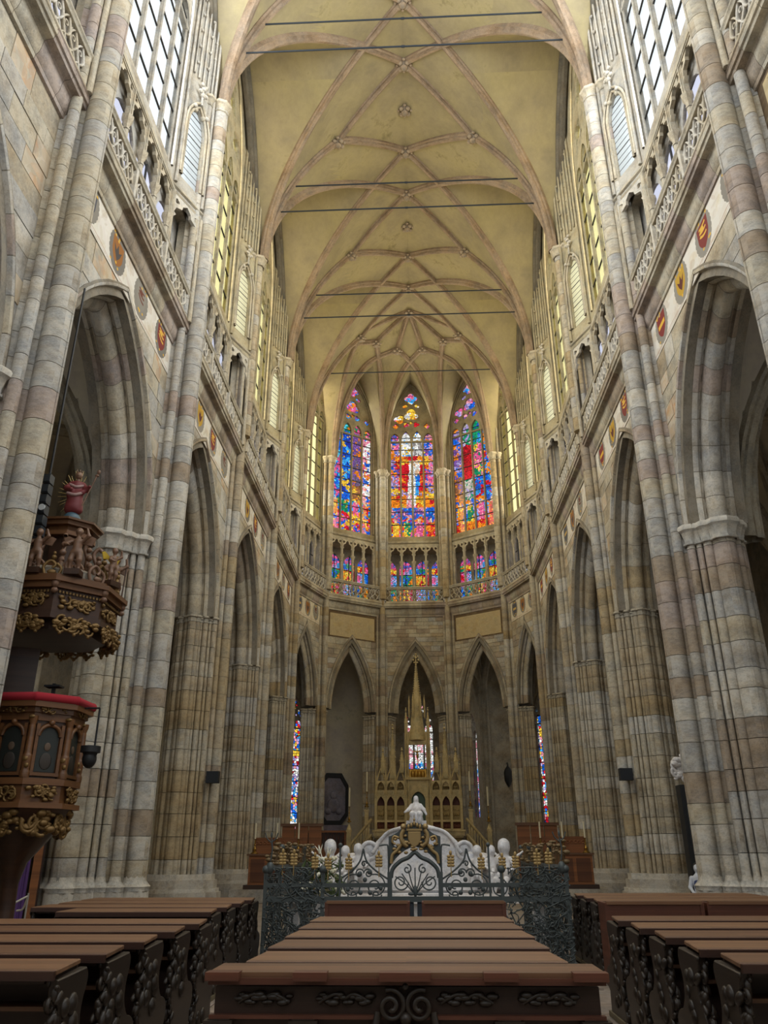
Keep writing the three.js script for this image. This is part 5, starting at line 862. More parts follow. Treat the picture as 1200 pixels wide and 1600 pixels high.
// ================================================================== HIGH ALTAR
const AST = stone(0xcbb684, { roughness: 0.7 }), ASTD = stone(0xab935f, { roughness: 0.7 }), ARED = std(0x6b3f2a, { roughness: 0.7 }), ADARK = std(0x5c3a34, { roughness: 0.8 });
{
  const z = -44.1, ax = (px) => (px - 650) / 28.3, ay = (py) => 2.6 + (1300 - py) / 30;
  const t = thing('high_altar', 'golden stone Gothic high altar with niches, pinnacles and a tall crocketed spire', 'altar', [0.0, 0, z]);
  M('altar_block', box(4.4, 2.3, 1.5, 0, 1.15, -0.4), ASTD, t);
  M('platform', merge([box(4.7, 0.22, 1.5, 0, 2.48, -0.2), box(4.8, 0.08, 1.6, 0, 2.62, -0.2), box(4.6, 0.1, 1.4, 0, 2.34, -0.2)]), AST, t);
  const relief = (w, h, seed) => { const r = mulberry(seed), L = [box(w, h, 0.04, 0, h / 2, -0.1)]; for (let i = 0; i < 4; i++) { const x = (i / 3 - 0.5) * w * 0.6; L.push(ball(w * 0.13, x, h * (0.35 + r() * 0.1), -0.05, 1, 1.9, 0.8, 8), ball(w * 0.07, x, h * (0.66 + r() * 0.08), -0.03, 1, 1.1, 1, 8)); } return merge(L); };
  const niche = (x, k) => {   // a tall cusped niche with its relief, gable and pinnacles above
    const w = 0.5, s = shapeOf([[-w / 2, 2.66], [w / 2, 2.66], [w / 2, 5.1], [-w / 2, 5.1]]); s.holes = [holePath([[-w * 0.4, 3.15], [-w * 0.4, 3.9], ...archPts(w * 0.4, 3.9, 0.42, 5), [w * 0.4, 3.9], [w * 0.4, 3.15]].slice()), holePath([[-w * 0.4, 2.72], [-w * 0.4, 3.05], [w * 0.4, 3.05], [w * 0.4, 2.72]]), holePath([[-w * 0.36, 4.62], ...archPts(w * 0.36, 4.75, 0.3, 5), [w * 0.36, 4.62]])];
    const n = M('niche', ext(s, 0.22, 0), AST, t, x, 0, 0);
    M('niche_back', box(w, 2.4, 0.05, 0, 3.86, -0.12), ADARK, n); M('relief', relief(w * 0.8, 0.72, 20 + k).translate(0, 3.15, 0.08), ASTD, n); M('base_relief', relief(w * 0.8, 0.33, 40 + k).translate(0, 2.72, 0.12), ARED, n); M('upper_figure', relief(w * 0.6, 0.4, 60 + k).translate(0, 4.62, 0.06), ASTD, n);
    M('gable', merge([bar([-w / 2, 5.05, 0.12], [0, 5.75, 0.12], 0.045, 5), bar([w / 2, 5.05, 0.12], [0, 5.75, 0.12], 0.045, 5)]), AST, t, x, 0, 0);
  };
  [-1.98, -1.46, -0.94, 0.94, 1.46, 1.98].forEach(niche);
  const pinnacle = (x, y0, h, r, zz = 0.1) => { const L = [box(r * 1.7, h * 0.45, r * 1.7, 0, h * 0.225, 0), fin(new THREE.ConeGeometry(r * 1.15, h * 0.5, 6).translate(0, h * 0.7, 0)), ball(r * 0.55, 0, h * 0.93, 0, 1, 1, 1, 6), ball(r * 0.4, 0, h, 0, 1, 1.2, 1, 6)]; for (let i = 0; i < 4; i++) for (const s of [-1, 1]) L.push(ball(r * 0.3, s * r * (0.95 - i * 0.2), h * (0.5 + i * 0.1), 0, 1, 1, 1, 5)); M('pinnacle', merge(L), AST, t, x, y0, zz); };
  for (const x of [-2.25, -1.72, -1.2, -0.66, 0.66, 1.2, 1.72, 2.25]) pinnacle(x, 2.66, Math.abs(x) > 2 ? 3.5 : 3.9, 0.07, 0.2);
  for (const [px, py] of [[597, 1176], [626, 1175], [679, 1175], [708, 1176]]) pinnacle(ax(px), 5.5, ay(py) - 5.5, 0.12);
  for (const [px, py] of [[612, 1138], [692, 1138]]) { pinnacle(ax(px), 5.2, ay(py) - 5.2, 0.13); M('buttress', box(0.3, 1.6, 0.3, ax(px), 5.6, 0), AST, t); }
  // central tabernacle tower and spire
  for (const s of [-1, 1]) { M('tower_pier', merge([box(0.24, 5.0, 0.3, 0, 5.1, 0), cyl(0.05, 0.05, 5.0, 0.06, 2.6, 0.17, 6), cyl(0.05, 0.05, 5.0, -0.06, 2.6, 0.17, 6)]), AST, t, s * 0.58, 0, 0); pinnacle(s * 0.6, 7.4, 1.5, 0.1, 0.1); }
  const tp = shapeOf([[-0.5, 2.66], [0.5, 2.66], [0.5, 5.2], [-0.5, 5.2]]); tp.holes = [holePath(pointed(0.36, 3.1, 4.1, 0.45))]; M('tabernacle_front', ext(tp, 0.2, 0.0), AST, t); M('tabernacle_door', box(0.8, 1.7, 0.05, 0, 3.8, -0.05), std(0x4b6152, { roughness: 0.6 }), t);
  M('shelf', merge([box(1.3, 0.12, 0.5, 0, 5.2, 0.05), box(1.2, 0.45, 0.3, 0, 5.45, 0)]), AST, t); M('gilt_relief', relief(0.9, 0.38, 99).translate(0, 5.28, 0.25), MAT.gilt, t);
  M('crucifix', merge([box(0.05, 1.1, 0.05, 0, 6.3, 0.1), box(0.45, 0.05, 0.05, 0, 6.6, 0.1), ball(0.06, 0, 6.55, 0.14), ball(0.08, 0, 6.35, 0.14, 0.8, 2, 0.7)]), MAT.gilt, t);
  const gb = shapeOf([[-0.72, 6.95], [0.72, 6.95], [0, 8.75]]); gb.holes = [holePath(pointed(0.4, 6.97, 7.15, 0.62, 0, 6)), holePath(foil(0, 7.98, 0.15, 3, 1.57))]; M('gable', ext(gb, 0.16, -0.02, 0.02), AST, t);
  const sp = [fin(new THREE.CylinderGeometry(0.34, 0.5, 1.4, 6).translate(0, 7.9, -0.1)), fin(new THREE.CylinderGeometry(0.24, 0.33, 1.0, 6).translate(0, 9.0, -0.1)), fin(new THREE.ConeGeometry(0.23, 2.4, 6).translate(0, 10.55, -0.1))];
  M('spire', merge(sp), AST, t);
  const ck = []; for (let i = 0; i < 22; i++) for (let k = 0; k < 3; k++) { const y = 8.6 + i * 0.13, q = 0.36 - i * 0.0155; ck.push(ball(0.035, Math.cos(k * 2.094 + 0.5) * q, y, -0.1 + Math.sin(k * 2.094 + 0.5) * q, 1, 1, 1, 5)); } M('crockets', merge(ck), AST, t);
  for (let i = 0; i < 6; i++) { const a = i * 1.047; M('spire_pinnacle', merge([cyl(0.05, 0.06, 0.8, 0, 0, 0, 5), fin(new THREE.ConeGeometry(0.06, 0.5, 5).translate(0, 1.05, 0))]), AST, t, Math.cos(a) * 0.42, 8.4, -0.1 + Math.sin(a) * 0.42); }
  M('finial', merge([cyl(0.03, 0.045, 0.6, 0, 11.3, -0.1, 6), ball(0.07, 0, 11.75, -0.1), ball(0.06, 0, 11.95, -0.1), ...[-1, 1].flatMap((s) => [ball(0.06, s * 0.14, 11.62, -0.1), ball(0.05, s * 0.1, 11.82, -0.1), ball(0.05, s * 0.09, 11.48, -0.1)])]), AST, t);
  // stairs with pierced parapets going down to both sides
  for (const s of [-1, 1]) {
    const st = thing('altar_stair', `stair with a pierced sloping parapet beside the high altar ${SIDE[s]}`, 'stairs', [0, 0, z], 0, 'altar stairs'), x0 = s * 2.45, x1 = s * 3.55;
    const run2 = (dy) => bar([x0, 3.2 + dy, 0.5], [x1, 1.95 + dy, 0.5], 0.075, 6);
    M('handrail', run2(0), AST, st); M('lower_rail', run2(-0.75), AST, st);
    for (let i = 1; i < 8; i++) { const f = i / 8, x = x0 + (x1 - x0) * f, y = 3.2 - 1.25 * f; M('baluster', merge([box(0.05, 0.72, 0.06, 0, y - 0.38, 0.5), tor(0.05, 0.014, 0, y - 0.2, 0.5, 8)]), AST, st, x, 0, 0); }
    for (let i = 0; i < 7; i++) M('step', box(0.2, 2.35 - i * 0.18, 1.2, x0 + s * (0.1 + i * 0.17), (2.35 - i * 0.18) / 2, -0.1), ASTD, st);
    M('newel', merge([box(0.22, 2.6, 0.24, 0, 1.3, 0), fin(new THREE.ConeGeometry(0.17, 0.35, 4).rotateY(0.785).translate(0, 2.85, 0)), box(0.28, 0.08, 0.3, 0, 2.62, 0), ball(0.06, 0, 3.05, 0)]), AST, st, s * 3.62, 0, 0.5);
    M('newel', merge([box(0.2, 3.6, 0.22, 0, 1.8, 0), box(0.26, 0.08, 0.28, 0, 3.62, 0), ball(0.08, 0, 3.75, 0)]), AST, st, s * 2.72, 0, 0.3);
  }
}
const waxM = std(0xd9cfb0, { roughness: 0.6 }), brass = std(0x9c7a38, { metalness: 0.8, roughness: 0.35 });
function candle(x, y, z, stick, wax, label, r = 0.03) {
  const t = thing('candlestick', label, 'candlestick', [x, y, z], 0, 'tall candles around the altar and stalls');
  M('holder', merge([lathe([[0.13, 0], [0.13, 0.03], [0.05, 0.08], [0.07, 0.16], [0.025, 0.24], [0.02, stick * 0.55], [0.05, stick * 0.6], [0.02, stick * 0.65], [0.02, stick * 0.95], [0.08, stick]], 10)]), brass, t); M('candle', cyl(r, r, wax, 0, stick, 0, 8), waxM, t);
  M('wick', cyl(0.005, 0.005, 0.03, 0, stick + wax, 0, 4), MAT.black, t);
}
for (const s of [-1, 1]) {
  candle(s * 3.62, 3.05, -43.6, 0.75, 0.95, `tall candle on the altar stair post ${SIDE[s]}`, 0.045); candle(s * 2.72, 3.8, -43.8, 0.75, 1.0, `tall candle on the upper altar stair post ${SIDE[s]}`, 0.045);
  // choir stalls between the piers
  const st = thing('choir_stall', `brown panelled choir stall front ${SIDE[s]}`, 'choir stall', [s * 5.2, 0, -31], 0, 'choir stalls');
  M('step', box(2.6, 0.42, 2.0, s * 0.25, 0.21, -0.5), S.plinth, st); M('plinth', box(2.1, 0.14, 0.7, s * 0.05, 0.49, 0), WD.dark, st); M('front', box(1.9, 0.98, 0.6, 0, 1.03, 0), WD.stall, st); M('desk_board', box(2.05, 0.06, 0.72, 0, 1.55, 0), WD.top2, st);
  for (const x of [-0.62, 0, 0.62]) M('panel', box(0.5, 0.75, 0.03, x, 1.03, 0.305), wood(0x6a3f22), st);
  M('rear_desk', box(1.7, 0.5, 0.12, 0, 1.83, -0.25), WD.stall, st); M('carved_cresting', merge([box(1.75, 0.06, 0.16, 0, 2.1, -0.25), ...Array.from({ length: 12 }, (_, i) => tor(0.05, 0.015, -0.77 + i * 0.14, 1.95, -0.17, 8))]), WD.stall, st);
  const hb = thing('stall_backrest', `brown panelled stall backrest near the apse ${SIDE[s]}`, 'choir stall', [s * 5.2, 0, -37.4], 0, 'stall backrests'); for (const x of [-0.6, 0, 0.6]) M('panel', box(0.55, 2.7, 0.1, x, 1.35, 0), WD.stall, hb); M('cornice', box(1.9, 0.12, 0.22, 0, 2.74, 0), WD.top2, hb);
  for (const [x, n] of [[-0.8, 'next to the pier'], [0.0, 'in the middle'], [0.8, 'at the inner end']]) candle(s * (5.2 - x), 1.58, -30.9, 0.5, 0.55, `candle on the choir stall ${n} ${SIDE[s]}`);
}
// ---- wooden screen, wall monument, hanging ornament behind the apse arches
{
  const t = thing('wooden_screen', 'carved brown lattice screen beside the altar stair under the wall monument', 'screen', [-4.95, 0, -44.6]);
  M('frame', merge([box(2.2, 0.1, 0.1, 0, 2.62, 0), box(2.2, 0.1, 0.1, 0, 1.75, 0), box(0.1, 2.6, 0.1, -1.05, 1.3, 0), box(0.1, 2.6, 0.1, 1.05, 1.3, 0)]), WD.stall, t); M('panel', box(2.1, 1.7, 0.06, 0, 0.9, 0), WD.stall, t);
  const la = []; for (let i = 0; i < 9; i++) { la.push(bar([-1 + i * 0.23, 1.8, 0.01], [-0.8 + i * 0.23, 2.58, 0.01], 0.018, 4), bar([-0.8 + i * 0.23, 1.8, 0.03], [-1 + i * 0.23, 2.58, 0.03], 0.018, 4)); } M('lattice', merge(la), WD.red, t); M('backing', box(2.1, 0.8, 0.02, 0, 2.2, -0.04), WD.dark, t);
  const m = thing('wall_monument', 'grey marble wall monument in a black octagonal frame behind the apse', 'monument', [-5.35, 0, -52.05], 0.39); const oc = (k) => [[-0.45, 3.3], [0.45, 3.3], [0.85, 3.8], [0.85, 5.4], [0.45, 6.05], [-0.45, 6.05], [-0.85, 5.4], [-0.85, 3.8]].map(([x, y]) => [x * k, 4.67 + (y - 4.67) * k]);
  const fr = shapeOf(oc(1.12)); fr.holes = [holePath(oc(0.92))]; M('frame', ext(fr, 0.14, 0.0, 0.02), MAT.black, m); M('relief', merge([ext(shapeOf(oc(0.95)), 0.05, 0), ball(0.22, 0, 4.9, 0.08, 1, 1.2, 0.6), ball(0.4, 0, 4.3, 0.06, 1, 1.1, 0.5), ball(0.2, -0.35, 3.95, 0.06), ball(0.2, 0.35, 3.95, 0.06)]), stone(0x8d8790), m); M('shelf', box(2.0, 0.5, 0.2, 0, 2.9, 0.05), stone(0x8a8290), m);
  const h = thing('hanging_lantern', 'dark iron lantern hanging on the chapel wall beyond the apse', 'lantern', [5.6, 5.25, -51.45]); M('cage', lathe([[0.02, 0], [0.12, 0.15], [0.24, 0.4], [0.26, 0.9], [0.18, 1.1], [0.06, 1.25], [0.02, 1.5]], 8), MAT.black, h); M('bracket', bar([0, 1.45, 0], [0, 1.45, -0.4], 0.03), MAT.black, h);
}

// ================================================================== PULPIT
const hexPts = (r, a0 = 0) => Array.from({ length: 8 }, (_, i) => [Math.cos(a0 + i * Math.PI / 4) * r, Math.sin(a0 + i * Math.PI / 4) * r]);
const gAngel = figure([...both([[[0.06, 0.36, 0, 0.062], [0.08, 0.2, 0.04, 0.05]], [[0.08, 0.2, 0.04, 0.046], [0.08, 0.02, 0.0, 0.03]], [[0.08, 0.01, 0, 0.028], [0.085, 0.0, 0.06, 0.022]]]), [[-0.1, 0.6, 0, 0.04], [-0.2, 0.5, 0.08, 0.032]], [[-0.2, 0.5, 0.08, 0.03], [-0.12, 0.46, 0.16, 0.022]], [[0.1, 0.6, 0, 0.04], [0.2, 0.68, 0.04, 0.032]], [[0.2, 0.68, 0.04, 0.03], [0.16, 0.82, 0.06, 0.022]], [[0, 0.38, 0, 0.085], [0, 0.58, 0, 0.08]], [[0, 0.64, 0, 0.035], [0, 0.7, 0.01, 0.034]], [[0, 0.77, 0.01, 0.068], [0, 0.8, 0.0, 0.066]], [[0.0, 0.77, 0.075, 0.014], [0, 0.775, 0.08, 0.01]]], 44, 0.035);
const gWings = merge([-1, 1].map((s) => ext(shapeOf([[0, 0], [s * 0.08, 0.05], [s * 0.22, 0.02], [s * 0.28, 0.16], [s * 0.2, 0.2], [s * 0.06, 0.14]]), 0.02, -0.01, 0.004)));
const foliage = (n, w, h, d, r0, seed) => { const r = mulberry(seed), L = []; for (let i = 0; i < n; i++) L.push(ball(r0 * (0.6 + r() * 0.7), (r() - 0.5) * w, (r() - 0.5) * h, r() * d, 1.2, 0.8, 0.7, 6)); for (let i = 0; i < n / 5; i++) { const x = (r() - 0.5) * w * 0.8, y = (r() - 0.5) * h * 0.7, q = r0 * 1.8; L.push(fin(new THREE.TorusGeometry(q, q * 0.3, 5, 10, 4.6).rotateZ(r() * 6).translate(x, y, d * 0.6))); } return merge(L); };
const wingGold = std(0xc9a93c, { roughness: 0.4, metalness: 0.3 }), giltWood = std(0x7a5f36, { metalness: 0.45, roughness: 0.5 }), angelM = wood(0x8a6a55, { roughness: 0.5 });
const PX = -6.38, PZ = -13.25;
{
  const t = thing('pulpit', 'carved brown wooden pulpit with a red cushioned rim and painted panels', 'pulpit', [PX, 0, PZ]);
  const a0 = Math.PI / 8, R = 0.86;
  M('body', prism(hexPts(R * 0.86, a0), 2.66, 3.9), WD.pulpit, t);
  M('base_moulding', merge([prism(hexPts(R * 0.98, a0), 2.62, 2.72), prism(hexPts(R * 1.02, a0), 2.28, 2.36), prism(hexPts(R * 0.92, a0), 2.34, 2.64)]), WD.pulpitLight, t);
  M('cornice', merge([prism(hexPts(R * 0.95, a0), 3.72, 3.8), prism(hexPts(R * 1.04, a0), 3.8, 3.9), prism(hexPts(R * 0.9, a0), 3.6, 3.72)]), WD.pulpitLight, t);
  const rim = []; const hp = hexPts(R * 1.0, a0); for (let i = 0; i < 8; i++) { const [x, z] = hp[i], [x2, z2] = hp[(i + 1) % 8]; rim.push(bar([x, 3.95, z], [x2, 3.95, z2], 0.075, 8), ball(0.078, x, 3.95, z)); } M('cushioned_rim', merge(rim), std(0x9c1f2c, { roughness: 0.95 }), t).userData.label = 'red velvet cushion';
  for (let i = 0; i < 8; i++) {
    const a = a0 + i * Math.PI / 4, x = Math.cos(a) * R * 0.9, z = Math.sin(a) * R * 0.9, m = a + Math.PI / 8, q = R * 0.86 * Math.cos(Math.PI / 8), mx = Math.cos(m) * q, mz = Math.sin(m) * q, ry = Math.PI / 2 - m;
    const c = M('column', lathe([[0.075, 2.72], [0.08, 2.8], [0.06, 2.84], [0.07, 2.95], [0.075, 3.05], [0.055, 3.08], [0.05, 3.5], [0.045, 3.52], [0.07, 3.6], [0.075, 3.66]], 10), WD.pulpitLight, t, x, 0, z);
    M('column_carving', merge([ball(0.05, 0, 3.0, 0.05, 1, 1, 0.7, 7), ball(0.04, 0.03, 2.9, 0.05, 1, 1, 0.7, 7), ball(0.045, 0, 3.64, 0.06, 1.2, 0.7, 0.7, 7)]), giltWood, c);
    const p = M('panel', merge([...[[-0.2, 3.15, 0.05, 0.8], [0.2, 3.15, 0.05, 0.8]].map(([px, py, w, h]) => box(w, h, 0.05, px, py, 0.02)), box(0.46, 0.05, 0.06, 0, 2.78, 0.03), tor(0.175, 0.035, 0, 3.36, 0.03, 14, Math.PI), ball(0.05, 0, 3.57, 0.05)]), WD.pulpitLight, t, mx, 0, mz); p.rotation.y = ry;
    M('painted_saint', merge([ext(shapeOf([[-0.16, 2.82], [0.16, 2.82], [0.16, 3.36], ...archPts(0.16, 3.36, 0.16, 5).reverse().slice(1, -1), [-0.16, 3.36]]), 0.012, 0.0)]), std(0x1f2420, { roughness: 0.5 }), p); M('painted_robe', ball(0.1, 0, 2.98, 0.012, 1, 1.3, 0.12), std(0x352e27, { roughness: 0.6 }), p); M('painted_face', ball(0.055, 0, 3.2, 0.014, 1, 1.2, 0.2), std(0x5a4838, { roughness: 0.6 }), p);
    const bq = R * 0.95 * Math.cos(Math.PI / 8), bd = M('carved_band', foliage(26, 0.44, 0.2, 0.04, 0.035, 200 + i).translate(0, 2.49, 0), giltWood, t, Math.cos(m) * bq, 0, Math.sin(m) * bq); bd.rotation.y = ry;
    const fr = M('carved_frieze', merge([foliage(10, 0.4, 0.07, 0.03, 0.025, 300 + i).translate(0, 3.76, 0)]), giltWood, t, Math.cos(m) * bq, 0, Math.sin(m) * bq); fr.rotation.y = ry;
    const dr = M('acanthus_drop', merge([foliage(24, 0.5, 0.34, 0.12, 0.06, 400 + i).translate(0, 2.08, -0.06)]), giltWood, t, Math.cos(m) * 0.68, 0, Math.sin(m) * 0.68); dr.rotation.y = ry;
  }
  M('tapering_foot', lathe([[0.05, 0.0], [0.34, 0.02], [0.32, 0.3], [0.16, 0.5], [0.14, 1.2], [0.22, 1.5], [0.42, 1.75], [0.66, 2.05], [0.8, 2.3]], 12), WD.pulpit, t);
  M('reading_stand', merge([box(0.05, 0.3, 0.05, 0, 4.1, 0), box(0.26, 0.03, 0.2, 0, 4.2, 0.0)]), MAT.black, t, 0.35, 0, 0.3);
  M('rear_board', box(0.95, 0.95, 0.1, -0.5, 4.4, 0.35, 0.5), WD.pulpit, t);
}
{
  const t = thing('pulpit_canopy', 'carved wooden sounding board over the pulpit with a tiered octagonal crown', 'canopy', [PX, 0, PZ]), a0 = Math.PI / 8, R = 1.14;
  M('cornice', merge([prism(hexPts(R, a0), 5.72, 5.82), prism(hexPts(R * 1.06, a0), 5.82, 5.9), prism(hexPts(R * 0.98, a0), 5.9, 5.96)]), WD.pulpitLight, t);
  M('frieze', prism(hexPts(R * 0.93, a0), 5.3, 5.74), WD.pulpit, t); M('lower_moulding', prism(hexPts(R * 0.98, a0), 5.2, 5.3), WD.pulpit, t);
  M('soffit', prism(hexPts(R * 0.8, a0), 5.05, 5.22), WD.dark, t);
  for (let i = 0; i < 8; i++) {
    const m = a0 + (i + 0.5) * Math.PI / 4, q = R * 0.93 * Math.cos(Math.PI / 8), ry = Math.PI / 2 - m, c = Math.cos(m) * q, d = Math.sin(m) * q, a = a0 + i * Math.PI / 4;
    const f = M('gilt_frieze_panel', merge([foliage(26, 0.62, 0.2, 0.03, 0.04, 500 + i).translate(0, 5.5, 0), ...Array.from({ length: 14 }, (_, j) => box(0.03, 0.04, 0.03, -0.38 + j * 0.058, 5.66, 0.02))]), giltWood, t, c, 0, d); f.rotation.y = ry;
    const l = M('lambrequin', merge([foliage(34, 0.74, 0.2, 0.05, 0.045, 600 + i).translate(0, 5.12, 0), ...[-0.24, 0, 0.24].map((x) => merge([tor(0.07, 0.022, x, 5.05, 0.02, 10, Math.PI, Math.PI), ball(0.03, x, 4.96, 0.02)]))]), giltWood, t, c * 1.06, 0, d * 1.06); l.rotation.y = ry;
    M('carved_head', merge([ball(0.075, 0, 5.78, 0, 0.9, 1.1, 0.9, 9), ball(0.06, 0, 5.66, 0, 1, 0.9, 0.8, 7), ball(0.04, 0.05, 5.83, 0, 1, 1, 1, 6), ball(0.04, -0.05, 5.83, 0, 1, 1, 1, 6)]), angelM, t, Math.cos(a) * R * 0.98, 0, Math.sin(a) * R * 0.98);
    const s = M('volute', merge([tube([[0, 5.96, 0.28], [0, 6.14, 0.3], [0, 6.28, 0.18], [0, 6.2, 0.06], [0, 6.12, 0.12]], 0.045, 20, 6), tube([[0, 6.2, 0.1], [0, 6.5, 0.06], [0, 6.72, -0.02], [0, 6.85, 0.06], [0, 6.8, 0.12]], 0.04, 20, 6), ball(0.06, 0, 6.5, 0.1), ball(0.05, 0, 6.66, 0.08), ball(0.055, 0, 6.35, 0.14)]), angelM, t, Math.cos(a) * 0.52, 0, Math.sin(a) * 0.52); s.rotation.y = Math.PI / 2 - a;
  }
  M('grey_canopy_roof', lathe([[R * 0.86, 5.94], [0.98, 6.1], [0.8, 6.2], [0.62, 6.22]], 8), stone(0x8d8577), t);
  M('tier_base', merge([prism(hexPts(0.62, a0), 6.16, 6.28), prism(hexPts(0.5, a0), 6.28, 6.36)]), WD.pulpitLight, t);
  M('tier_body', prism(hexPts(0.36, a0), 6.36, 6.92), WD.pulpit, t);
  M('tier_cornice', merge([prism(hexPts(0.5, a0), 6.9, 6.98), prism(hexPts(0.44, a0), 6.98, 7.08), prism(hexPts(0.56, a0), 7.08, 7.16), prism(hexPts(0.62, a0), 7.16, 7.2)]), WD.pulpitLight, t);
  const rs = mulberry(88); for (let i = 0; i < 16; i++) { const a = i * Math.PI / 8 + 0.1, q = i % 2 ? 0.98 : 0.8; const m = M('scroll_ornament', merge([tube([[-0.1, 0, 0], [-0.13, 0.14, 0], [-0.04, 0.24, 0], [0.04, 0.18, 0], [0, 0.12, 0]], 0.026, 16, 5), tube([[0.1, 0, 0], [0.13, 0.12, 0], [0.06, 0.2, 0]], 0.024, 10, 5), ball(0.04, 0, 0.3, 0), ball(0.028, 0, 0.37, 0), ball(0.05, 0, 0.05, 0.03, 1.4, 0.8, 0.6)]), i % 3 ? angelM : giltWood, t, Math.cos(a) * q, 5.95 + (i % 2 ? 0 : 0.12), Math.sin(a) * q); m.rotation.y = Math.PI / 2 - a; m.scale.setScalar(0.9 + rs() * 0.5); }
  // gilded figures standing round the edge
  const A = [['angel with a raised arm on the canopy edge over the red rim', 0.62, 0.86, 0.9, 0.1], ['winged angel with golden wings at the canopy corner facing the nave', 1.02, 0.2, 0.75, 1.2], ['angel holding a spear on the canopy towards the choir', 0.72, -0.7, 0.95, 0.8], ['angel with a staff on the canopy edge towards the wall', -0.66, 0.86, 0.95, -0.3], ['angel among scrolls in front of the canopy tier', -0.02, 0.98, 0.85, 0.1]];
  A.forEach(([l, x, z, s, ry], i) => { const g = new THREE.Group(); g.name = 'carved_angel'; g.position.set(x, 5.96, z); g.rotation.y = ry; g.userData.label = 'carved wooden ' + l; t.add(g); M('pedestal', box(0.26, 0.1, 0.24, 0, 0.05, 0), WD.pulpit, g); M('figure', gAngel, angelM, g, 0, 0.1, 0).scale.setScalar(s); M('wings', gWings, i === 1 ? wingGold : angelM, g, 0, 0.1 + 0.5 * s, -0.08).scale.setScalar(s * 1.1); if (i === 2 || i === 3) M('staff', bar([0.14, 0.1, 0.08], [0.2, 1.0, 0.02], 0.014), WD.pulpit, g); });
  // saint on a blue globe
  const st = thing('saint_statue', 'painted saint in red robes with golden rays standing on a blue globe', 'statue', [PX + 0.02, 7.2, PZ], 0.3);
  M('globe', ball(0.16, 0, 0.16, 0, 1, 1, 1, 18), std(0x3d5663, { roughness: 0.5 }), st);
  const robe = figure([[[0, 0.42, 0, 0.15], [0, 0.68, 0, 0.12]], [[0, 0.68, 0, 0.12], [0, 0.86, 0, 0.11]], [[0.08, 0.36, 0.04, 0.09], [0.03, 0.6, 0.03, 0.1]], [[-0.07, 0.36, 0.02, 0.085], [-0.02, 0.6, 0, 0.1]], [[0.1, 0.9, 0, 0.055], [0.19, 0.78, 0.06, 0.05]], [[0.19, 0.78, 0.06, 0.045], [0.24, 0.82, 0.14, 0.03]], [[-0.1, 0.9, 0, 0.055], [-0.17, 0.78, 0.06, 0.05]], [[-0.17, 0.78, 0.06, 0.045], [-0.08, 0.74, 0.14, 0.035]], [[-0.1, 0.62, 0.08, 0.05], [0.12, 0.7, 0.1, 0.05]]], 44, 0.05);
  M('robe', robe, std(0x6b2628, { roughness: 0.6 }), st); M('sash', merge([tube([[-0.14, 0.66, 0.1], [0, 0.62, 0.15], [0.13, 0.7, 0.1], [0.14, 0.78, 0.02]], 0.035, 16, 6), tube([[-0.12, 0.86, 0.06], [0, 0.8, 0.12], [0.12, 0.86, 0.05]], 0.03, 14, 6)]), std(0x9a7d78, { roughness: 0.6 }), st);
  M('head', merge([ball(0.07, 0, 1.08, 0.01, 0.88, 1.15, 0.95, 12), ball(0.014, 0, 1.075, 0.075, 1, 1.4, 1, 6), ball(0.075, 0, 1.105, -0.02, 0.95, 1, 0.9, 10), cyl(0.03, 0.035, 0.1, 0, 0.96, 0, 8), ...[0, 1, 2, 3, 4].map((i) => fin(new THREE.ConeGeometry(0.015, 0.06, 4).translate(Math.cos(i * 1.257) * 0.05, 1.19, Math.sin(i * 1.257) * 0.05)))]), angelM, st);
  const rays = []; for (let i = 0; i < 15; i++) { const a = 1.2 + i * 0.21; rays.push(bar([Math.cos(a) * 0.1, 0.72 + Math.sin(a) * 0.18, -0.12], [Math.cos(a) * 0.34, 0.74 + Math.sin(a) * (i % 2 ? 0.52 : 0.44), -0.14], 0.012, 4, 0.004)); } M('golden_rays', merge(rays), std(0xb9a36a, { metalness: 0.5, roughness: 0.4 }), st);
  M('sceptre', merge([bar([0.16, 0.42, 0.14], [0.36, 1.16, 0.1], 0.013, 5), ball(0.035, 0.36, 1.16, 0.1, 1, 1.4, 1, 7), ball(0.03, 0.34, 1.08, 0.1, 1.4, 0.8, 1, 7)]), angelM, st);
}
